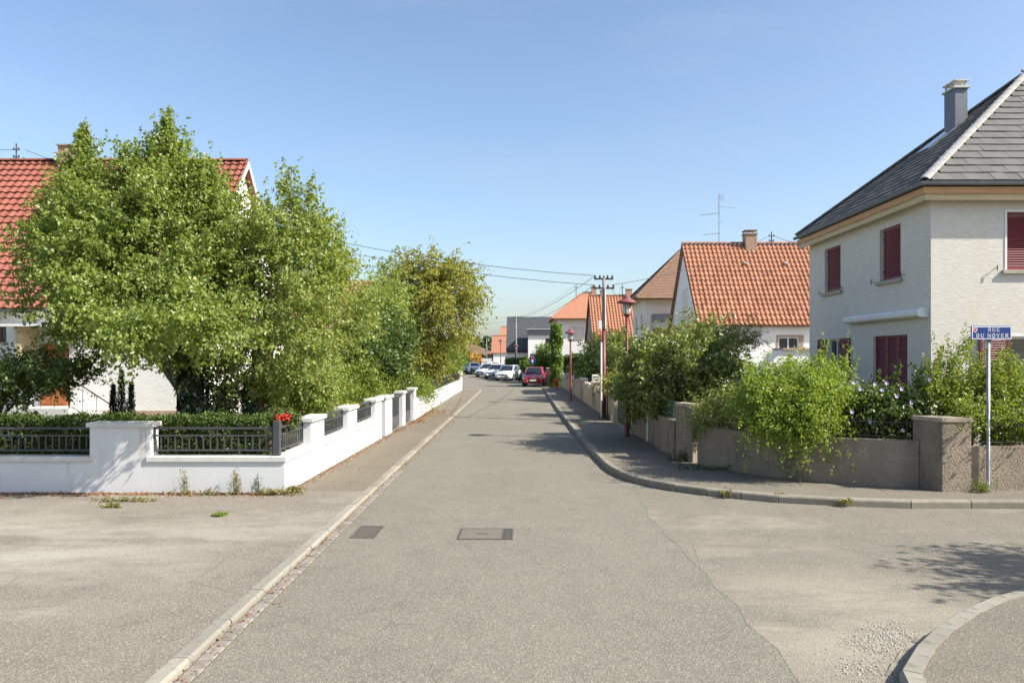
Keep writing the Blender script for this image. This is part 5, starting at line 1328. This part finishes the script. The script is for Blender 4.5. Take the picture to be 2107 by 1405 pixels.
litter(1500, [(-4.2,27.5),(-4.35,34)], .38, ZL+.004, 3)
litter(900, [(XL(5),5),(XL(30),30)], .07, .018, 4, leaf=.03)
litter(160, [(-4.2,14),(-4.2,30)], .7, ZL+.004, 5, leaf=.03)
# broken edge and loose stones by the near kerb
R = random.Random(9)
sm = MB()
for i in range(1300):
    t = R.random(); k = R.choice([(3.0,6.55),(3.35,6.9),(3.2,6.75),(2.75,6.1)])
    x, y, rr = k[0]+R.gauss(-.09,.12), k[1]+R.gauss(.09,.13), R.choice((.003,.004,.004,.005,.006,.008,.011))
    q = rock(rr, R.randint(0,60)); sm.add([(p[0]+x, p[1]+y, p[2]*.8+.006) for p in q.v], q.f)
o = sm.build('gravel', M_gravel, None, origin=(0,0,0)); o['kind'] = 'stuff'
br = struct_root('channel', (3.2, 6.6, 0))
cm = MB(); cm.bbox(-.14,.14,-.055,.055,-.04,.012,.01); cme = mesh_of(cm,'channel_block',M_kerb_old)
cp = resample(offset(right_edge[3:7], -.075), .295)
for a, b in zip(cp[:-1], cp[1:]):
    d = b-a; place('channel_block', cme, br, (a+b)/2+Vector((0,0,rnd.uniform(-.012,.002))), (rnd.uniform(-.04,.04),rnd.uniform(-.04,.04),math.atan2(d.y,d.x)+rnd.uniform(-.04,.04)))

# ------------------------------------------------------------------ street furniture
def lamp(x, y, top, label, z0=ZR, s=1.0):
    L = thing('street_lamp', (x,y,z0), label, 'street lamp', 'red street lamps along the right pavement')
    h = top-z0
    m = MB(); m.lathe((x,y,z0),[(.085,0),(.085,.03),(.072,.05),(.066,h*.33),(.062,h*.34),(.050,h*.42),(.046,h-.62)],12); m.build('post', M_maroon, L, True)
    m = MB(); m.lathe((x,y,z0+h-.62),[(.05,0),(.075,.015),(.105,.05),(.105,.075),(.04,.08)],14); m.build('collar', M_maroon, L, True)
    m = MB(); m.lathe((x,y,z0+h-.54),[(.095,0),(.10,.02),(.122,.30)],14); m.build('diffuser', M_lampglass, L, True)
    m = MB()
    for k in range(6):
        a = k*math.pi/3; m.tube([(x+.105*math.cos(a),y+.105*math.sin(a),z0+h-.54),(x+.132*math.cos(a),y+.132*math.sin(a),z0+h-.22)],.007,4)
    m.build('cage', M_maroon, L)
    m = MB(); m.lathe((x,y,z0+h-.235),[(.125,0),(.275,.0),(.29,.012),(.275,.045),(.19,.105),(.12,.14),(.11,.155),(.115,.175),(.085,.20),(.02,.235)],20); m.build('shade', M_maroon_top, L, True)
lamp(2.82,22.7,4.22,'nearest red street lamp, in front of the dark-leaved shrub')
lamp(2.06,39.7,3.80,'second red street lamp, by the tan wall with white gates')
lamp(-1.49,82,3.6,'third red street lamp, against the modern dark-roofed house', 0)
lamp(-3.5,92,4.3,'farthest red street lamp, against the low orange roof', 0)

up = thing('utility_pole', (2.76,29.2,ZR), 'maroon and grey utility pole with a white conduit and two crossarms', 'utility pole')
m = MB(); m.lathe((2.76,29.2,ZR),[(.10,0),(.085,1.2),(.072,3.25)],10); m.build('lower_pole', M_maroon, up, True)
m = MB(); m.lathe((2.76,29.2,ZR),[(.068,3.251),(.052,5.25)],10); m.build('upper_pole', M_pole, up, True)
m = MB(); m.tube([(2.66,29.12,ZR),(2.66,29.12,2.95)],.036,8); m.build('conduit', M_whiteplastic, up)
m = MB(); m.tube([(2.82,29.12,3.45),(2.805,29.13,5.0)],.018,8); m.build('conduit', M_whiteplastic, up)
m = MB(); m.bbox(2.55,2.66,29.06,29.14,3.45,3.75,.01); m.build('junction_box', M_whiteplastic, up)
arms = []
for z, w in ((5.33,.36),(4.98,.40)):
    m = MB(); m.box(2.76-w,2.76+w,29.17,29.23,z-.03,z+.03); a = m.build('crossarm', M_dark_metal, up)
    for sx in (-w+.04,-w*.4,w*.4,w-.04):
        m = MB(); m.lathe((2.76+sx,29.2,z+.031),[(.03,0),(.045,.03),(.03,.05),(.04,.08),(.015,.11)],8); m.build('insulator', M_dark_metal, a, True)
m = MB(); m.tube([(2.76,29.2,5.25),(2.76,29.2,5.45)],.03,6); m.build('pole_top', M_dark_metal, up)
fp = thing('utility_pole', (-5.9,105,0), 'pale concrete utility pole with direction boards at the far bend', 'utility pole')
m = MB(); m.lathe((-5.9,105,0),[(.085,0),(.065,4.6)],8); m.build('shaft', M_pole, fp, True)
m = MB(); m.box(-6.5,-5.2,104.82,104.86,1.55,1.95).box(-6.6,-5.25,104.82,104.86,1.0,1.4); m.build('board', M_whiteplastic, fp)
m = MB(); m.box(-6.1,-5.7,104.8,104.85,2.9,3.3); m.build('box', M_galv, fp)
fp2 = thing('utility_pole', (-1.65,90,0), 'grey utility pole rising above the anthracite roof', 'utility pole')
m = MB(); m.lathe((-1.65,90,0),[(.14,0),(.09,7.0)],8); m.build('shaft', M_pole, fp2, True)
m = MB(); m.box(-2.05,-1.25,89.96,90.04,6.7,6.78).box(-1.98,-1.32,89.96,90.04,6.3,6.38); m.build('crossarm', M_dark_metal, fp2)
mp = thing('metal_post', (2.80,28.2,ZR), 'short rusty T-shaped post beside the utility pole', 'post')
m = MB(); m.bbox(2.775,2.825,28.17,28.23,ZR,1.42,.004); m.build('shaft', M_dark_metal, mp)
m = MB(); m.box(2.66,3.05,28.18,28.22,1.421,1.47); m.build('cross_bar', M_dark_metal, mp)

def cable(p, q, sag, label, r=.010, n=14, group='overhead cables'):
    p, q = Vector(p), Vector(q); m = MB()
    m.tube([p+(q-p)*(i/n) - Z_*sag*4*(i/n)*(1-i/n) for i in range(n+1)], r, 5)
    o = m.build('overhead_cable', M_cable, origin=p); tag(o, label, 'cable', group)
cable((2.45,29.2,5.45),(-20.4,31.4,10.75),.9,'upper cable sloping left to the mast on the red roof')
cable((2.4,29.2,5.1),(-20.5,31.4,10.45),.9,'lower cable sloping left to the mast on the red roof')
cable((2.45,29.2,5.45),(-1.95,90,6.85),.5,'cable from the pole top to the far grey pole')
cable((2.4,29.2,5.1),(-1.35,90,6.85),.7,'lower cable from the near pole to the far grey pole')
cable((3.05,29.2,5.1),(12.3,39.9,8.6),.35,'cable from the near pole across to the orange roof mast')
cable((3.05,29.2,5.0),(7.8,66.7,8.25),.5,'cable from the near pole to the mast on the far orange gable')
cable((12.5,39.9,8.6),(8.75,24.5,6.0),.1,'cable from the orange roof mast to the corner of the slate roof')
cable((-1.95,90,6.85),(-26,96,7.2),.8,'cable leaving the far grey pole to the left, upper one')
cable((-1.95,90,6.45),(-26,96,6.4),.9,'cable leaving the far grey pole to the left, lower one')
cable((-1.3,90,6.85),(4.5,78,9.4),.4,'short cable from the far grey pole to the mast on the hipped orange roof')
cable((-20.8,31.4,10.75),(-34,30,11.6),.3,'cable leaving the red roof mast to the left')

# street name sign
sg = thing('street_sign', (7.98,13.55,ZR), 'blue street name sign on a galvanised post at the corner', 'street sign')
m = MB(); m.lathe((7.98,13.55,ZR),[(.036,0),(.030,.02),(.030,2.62)],12); m.build('post', M_galv, sg, True)
sx0, sx1, sz0, sz1, sy = 7.655, 8.365, 2.752, 2.995, 13.50
m = MB(); m.bbox(sx0,sx1,sy,sy+.028,sz0,sz1,.012); m.build('plate', M_sign_blue, sg)
m = MB(); t_ = .014; y0, y1 = sy-.003, sy-.0005; i_ = .012
m.box(sx0+i_,sx1-i_,y0,y1,sz0+i_,sz0+i_+t_).box(sx0+i_,sx1-i_,y0,y1,sz1-i_-t_,sz1-i_).box(sx0+i_,sx0+i_+t_,y0,y1,sz0+i_+t_+.0002,sz1-i_-t_-.0002).box(sx1-i_-t_,sx1-i_,y0,y1,sz0+i_+t_+.0002,sz1-i_-t_-.0002)
m.build('border', M_sign_white, sg)
m = MB(); m.box(7.92,8.04,sy+.029,sy+.06,2.60,2.80); m.build('bracket', M_galv, sg)
def arc(cx, cz, rx, rz, a0, a1, n=10): return [(cx+rx*math.cos(math.radians(a0+(a1-a0)*i/n)), cz+rz*math.sin(math.radians(a0+(a1-a0)*i/n))) for i in range(n+1)]
GLYPH = {  # thick strokes (t), thin strokes (n), serifs (s) in a unit box
 'R': [('t',[(.2,0),(.2,1)]),('n',[(.2,.96),(.5,.96)]),('t',arc(.48,.74,.26,.22,90,-90)),('n',[(.48,.52),(.2,.52)]),('t',[(.45,.5),(.82,0)]),('s',[(.04,.03),(.38,.03)]),('s',[(.04,.97),(.3,.97)]),('s',[(.72,.03),(.95,.03)])],
 'U': [('t',[(.2,1),(.2,.35)]),('t',arc(.49,.33,.29,.28,180,270)),('n',arc(.49,.33,.31,.28,270,360)),('n',[(.8,.33),(.8,1)]),('s',[(.04,.97),(.38,.97)]),('s',[(.66,.97),(.96,.97)])],
 'E': [('t',[(.22,0),(.22,1)]),('n',[(.22,.96),(.82,.96)]),('n',[(.22,.5),(.62,.5)]),('n',[(.22,.04),(.84,.04)]),('n',[(.81,.99),(.81,.76)]),('n',[(.83,.01),(.83,.26)]),('n',[(.62,.62),(.62,.38)]),('s',[(.06,.03),(.4,.03)]),('s',[(.06,.97),(.4,.97)])],
 'D': [('t',[(.22,0),(.22,1)]),('n',[(.22,.96),(.45,.96)]),('t',arc(.44,.5,.36,.44,90,-90,14)),('n',[(.45,.04),(.22,.04)]),('s',[(.05,.03),(.3,.03)]),('s',[(.05,.97),(.3,.97)])],
 'N': [('n',[(.17,0),(.17,1)]),('t',[(.17,.98),(.8,.04)]),('n',[(.82,0),(.82,1)]),('s',[(.02,.03),(.34,.03)]),('s',[(.02,.97),(.26,.97)]),('s',[(.66,.97),(.98,.97)])],
 'O': [('t',arc(.5,.5,.37,.45,0,360,22))],
 'Y': [('t',[(.12,1),(.48,.46)]),('n',[(.88,1),(.52,.46)]),('t',[(.5,.48),(.5,0)]),('s',[(.0,.97),(.3,.97)]),('s',[(.72,.97),(1,.97)]),('s',[(.34,.03),(.66,.03)])]}
def lettering(m, text, x, z, w, h, gap, y):
    for ch in text:
        if ch == ' ': x += w*.62; continue
        for kind, pts in GLYPH[ch]:
            tk = {'t':.155,'n':.10,'s':.075}[kind]*h
            q = [Vector((x+p[0]*w,0,z+p[1]*h)) for p in pts]
            for k, (a, b) in enumerate(zip(q[:-1], q[1:])):
                d = (b-a).normalized(); sd = Vector((-d.z,0,d.x))*tk*.5; e = d*(tk*.12 if len(q) > 2 else 0)
                yy = Vector((0, y - .0002*(k % 2), 0))
                m.add([a-e+sd+yy, b+e+sd+yy, b+e-sd+yy, a-e-sd+yy], [(0,1,2,3)])
        x += w+gap
    return x
m = MB(); lettering(m,'RUE',7.945,2.893,.062,.066,.012,sy-.002); m.build('lettering', M_sign_white, sg)
m = MB(); lettering(m,'DU NOYER',7.738,2.789,.066,.072,.0115,sy-.002); m.build('lettering', M_sign_white, sg)
cr = [(7.69+a,2.88+b) for a,b in ((0,.075),(.07,.075),(.07,.035),(.053,.01),(.035,-.002),(.017,.01),(0,.035))]
m = MB(); m.add([(p[0],sy-.002,p[1]) for p in cr],[tuple(range(7))]); c_ = m.build('crest', M_sign_white, sg)
m = MB(); m.add([(7.725+(p[0]-7.725)*.7,sy-.0024,2.92+(p[1]-2.92)*.68) for p in cr],[tuple(range(7))]); m.build('crest_shield', M_sign_red, c_)

ts = thing('traffic_sign', (.19,66.3,0), 'square blue dead-end traffic sign on a grey post', 'traffic sign')
m = MB(); m.tube([(.19,66.3,0),(.19,66.3,2.75)],.035,8); m.build('post', M_galv, ts)
m = MB(); m.bbox(-.07,.45,66.23,66.26,1.74,2.26,.02); m.build('plate', M_sign_blue, ts)
m = MB(); m.box(.13,.25,66.22,66.229,1.80,2.05); m.build('white_stem', M_sign_white, ts)
m = MB(); m.box(.02,.36,66.22,66.229,2.051,2.16); m.build('red_bar', M_sign_red, ts)
m = MB(); m.bbox(-.02,.40,66.23,66.255,2.36,2.55,.01); m.build('upper_plate', M_dark_metal, ts)
hy = thing('fire_hydrant', (1.75,52.6,ZR), 'red hydrant standing against the far end of the tan wall', 'hydrant')
m = MB(); m.lathe((1.75,52.6,ZR),[(.13,0),(.13,.05),(.10,.07),(.10,.55),(.125,.56),(.125,.68),(.09,.75),(.03,.79)],12); m.build('body', M_redpaint, hy, True)
m = MB(); m.tube([(1.6,52.55,ZR+.5),(1.9,52.55,ZR+.5)],.05,8); m.build('outlet', M_redpaint, hy)

# ------------------------------------------------------------------ cars
def make_car(label, paint, loc, heading, tall=1.0, rear=False, length=4.05, group='cars parked along the street'):
    c = thing('parked_car', (0,0,0), label, 'car', group)
    k = length/4.05
    def loft(m, st):
        b0 = len(m.v); n = None
        for y, hw, zl, zm, zt in st:
            ring = [(-hw*.86,y,zl),(-hw*.98,y,zl+.10),(-hw,y,zm),(-hw*.965,y,zt-.08),(-hw*.90,y,zt),(0,y,zt+.025),(hw*.90,y,zt),(hw*.965,y,zt-.08),(hw,y,zm),(hw*.98,y,zl+.10),(hw*.86,y,zl)]
            n = len(ring); m.v += ring
        for i in range(len(st)-1):
            for j in range(n): m.f.append((b0+i*n+j, b0+i*n+(j+1)%n, b0+(i+1)*n+(j+1)%n, b0+(i+1)*n+j))
        m.f.append(tuple(b0+j for j in range(n))); m.f.append(tuple(b0+(len(st)-1)*n+j for j in range(n-1,-1,-1)))
    st = [(-2.02,.52,.34,.48,.58),(-1.97,.68,.26,.48,.66),(-1.82,.79,.22,.52,.74),(-1.5,.84,.20,.56,.83),(-1.05,.855,.19,.6,.94),(-.6,.86,.19,.62,.97),(.6,.865,.19,.62,.99),(1.4,.855,.20,.62,1.01),(1.8,.82,.24,.6,1.0),(1.96,.76,.30,.58,.92),(2.03,.62,.36,.56,.80)]
    st = [(y*k,hw,zl,zm*(1+.06*(tall-1)),zt*(1+.15*(tall-1))) for y,hw,zl,zm,zt in st]
    m = MB(); loft(m, st); m.build('body', paint, c, True)
    b = lambda z: z*(1+.15*(tall-1)); zr = 1.47*tall
    base = [(-1.12*k,.70,b(.955)),(-.9*k,.775,b(.965)),(.2*k,.80,b(.98)),(1.5*k,.785,b(1.0)),(1.86*k,.66,b(1.0))]
    top  = [(-.30*k,.56,zr-.03),(-.12*k,.60,zr),(.4*k,.625,zr+.012),(1.25*k,.60,zr-.02),(1.50*k,.53,zr-.06)]
    m = MB()
    B = [(-w,y,z) for y,w,z in base]+[(w,y,z) for y,w,z in reversed(base)]
    T = [(-w,y,z) for y,w,z in top]+[(w,y,z) for y,w,z in reversed(top)]
    n = len(B); m.add(B+T, [(i,(i+1)%n,n+(i+1)%n,n+i) for i in range(n)]+[tuple(range(n,2*n))]); m.build('cabin', paint, c, True)
    def glass(name, q, inset=.06, out=.012):
        q = [Vector(p) for p in q]; ce = sum(q, Vector())/4; nn = (q[1]-q[0]).cross(q[3]-q[0]).normalized()
        if nn.dot(ce-Vector((0,.3*k,1.0))) < 0: nn = -nn
        q = [p+(ce-p).normalized()*inset+nn*out for p in q]; m = MB(); m.extrude(q, -nn*.008); m.build(name, M_car_glass, c)
    glass('windscreen', [(-base[0][1],base[0][0],base[0][2]),(base[0][1],base[0][0],base[0][2]),(top[0][1],top[0][0],top[0][2]),(-top[0][1],top[0][0],top[0][2])], .05)
    glass('rear_window', [(base[4][1],base[4][0],base[4][2]),(-base[4][1],base[4][0],base[4][2]),(-top[4][1],top[4][0],top[4][2]),(top[4][1],top[4][0],top[4][2])], .09)
    for s in (-1,1):
        for i, j in ((1,2),(2,3)):
            glass('side_window', [(s*base[i][1],base[i][0],base[i][2]),(s*base[j][1],base[j][0],base[j][2]),(s*top[j][1],top[j][0],top[j][2]),(s*top[i][1],top[i][0],top[i][2])], .07)
        m = MB(); m.obox((s*.95,-.82*k,b(1.0)),(.16,.10,.13)); m.build('mirror', paint if tall == 1.0 else M_black, c)
        for y in (-1.27*k, 1.27*k):
            m = MB(); m.tube([(s*.66,y,.315),(s*.872,y,.315)],[.312,.312],20); w = m.build('wheel', M_tyre, c)
            m = MB(); m.tube([(s*.84,y,.315),(s*.879,y,.315)],[.20,.19],16); m.build('rim', M_rim, w)
            m = MB(); m.tube([(s*.80,y,.34),(s*.868,y,.34)],[.365,.365],18); m.build('wheel_arch', M_black, c)
        m = MB(); m.extrude([(s*.44,-1.985*k,.585),(s*.80,-1.84*k,.62),(s*.805,-1.70*k,.76),(s*.50,-1.93*k,.685)],(0,-.035,.0)); m.build('headlight', M_headlight, c)
        m = MB(); m.extrude([(s*.52,2.03*k,.72),(s*.79,1.90*k,.74),(s*.79,1.86*k,.95),(s*.62,1.97*k,.93)],(0,.03,0)); m.build('tail_light', M_sign_red, c)
    m = MB(); m.box(-.40,.40,-2.035*k,-1.97*k,.56,.655); m.build('grille', M_black, c)
    m = MB(); m.box(-.62,.62,-2.035*k,-1.93*k,.30,.40); m.build('air_intake', M_black, c)
    m = MB(); m.box(-.26,.26,-2.06*k,-2.036*k,.43,.54); m.build('number_plate', M_sign_white, c)
    m = MB(); m.box(-.26,.26,2.03*k,2.06*k,.62,.73); m.build('number_plate', M_sign_white, c)
    m = MB(); m.box(-.60,.60,1.95*k,2.045*k,.33,.46); m.build('rear_bumper', M_black, c)
    m = MB(); m.tube([(0,-2.0*k,.70),(0,-2.03*k,.70)],.055,10); m.build('badge', M_rim, c)
    c.location = loc; c.rotation_euler = (0,0,heading); ORG[c.name] = Vector(loc)
    return c
make_car('red hatchback parked half on the pavement by the ivy-clad column', M_car_red, (.36,61.6,.03), math.radians(-4))
make_car('nearest white car of the row behind the red one, facing the camera', M_car_white, (-2.05,74.7,0), math.radians(-14), length=4.3)
make_car('middle white car of the row, mostly hidden by the nearest white one', M_car_white, (-3.35,80.9,0), math.radians(-20))
make_car('farthest white car of the row along the right-hand kerb', M_car_white, (-4.5,86.6,0), math.radians(-28), length=4.2)
make_car('white hatchback at the far left bend, in front of the dark van', M_car_white, (-7.35,100.5,0), math.radians(190), length=4.0)
make_car('blue-grey silver car half hidden by the end of the white wall', M_car_silver, (-8.85,102.5,0), math.radians(15))
make_car('tall dark green van parked behind the white hatchback', M_car_dark, (-8.1,109,0), math.radians(-62), tall=1.32, length=4.9)
make_car('white estate car at the far bend, beside the dark van', M_car_white, (-5.9,107.5,0), math.radians(-66), length=4.3)
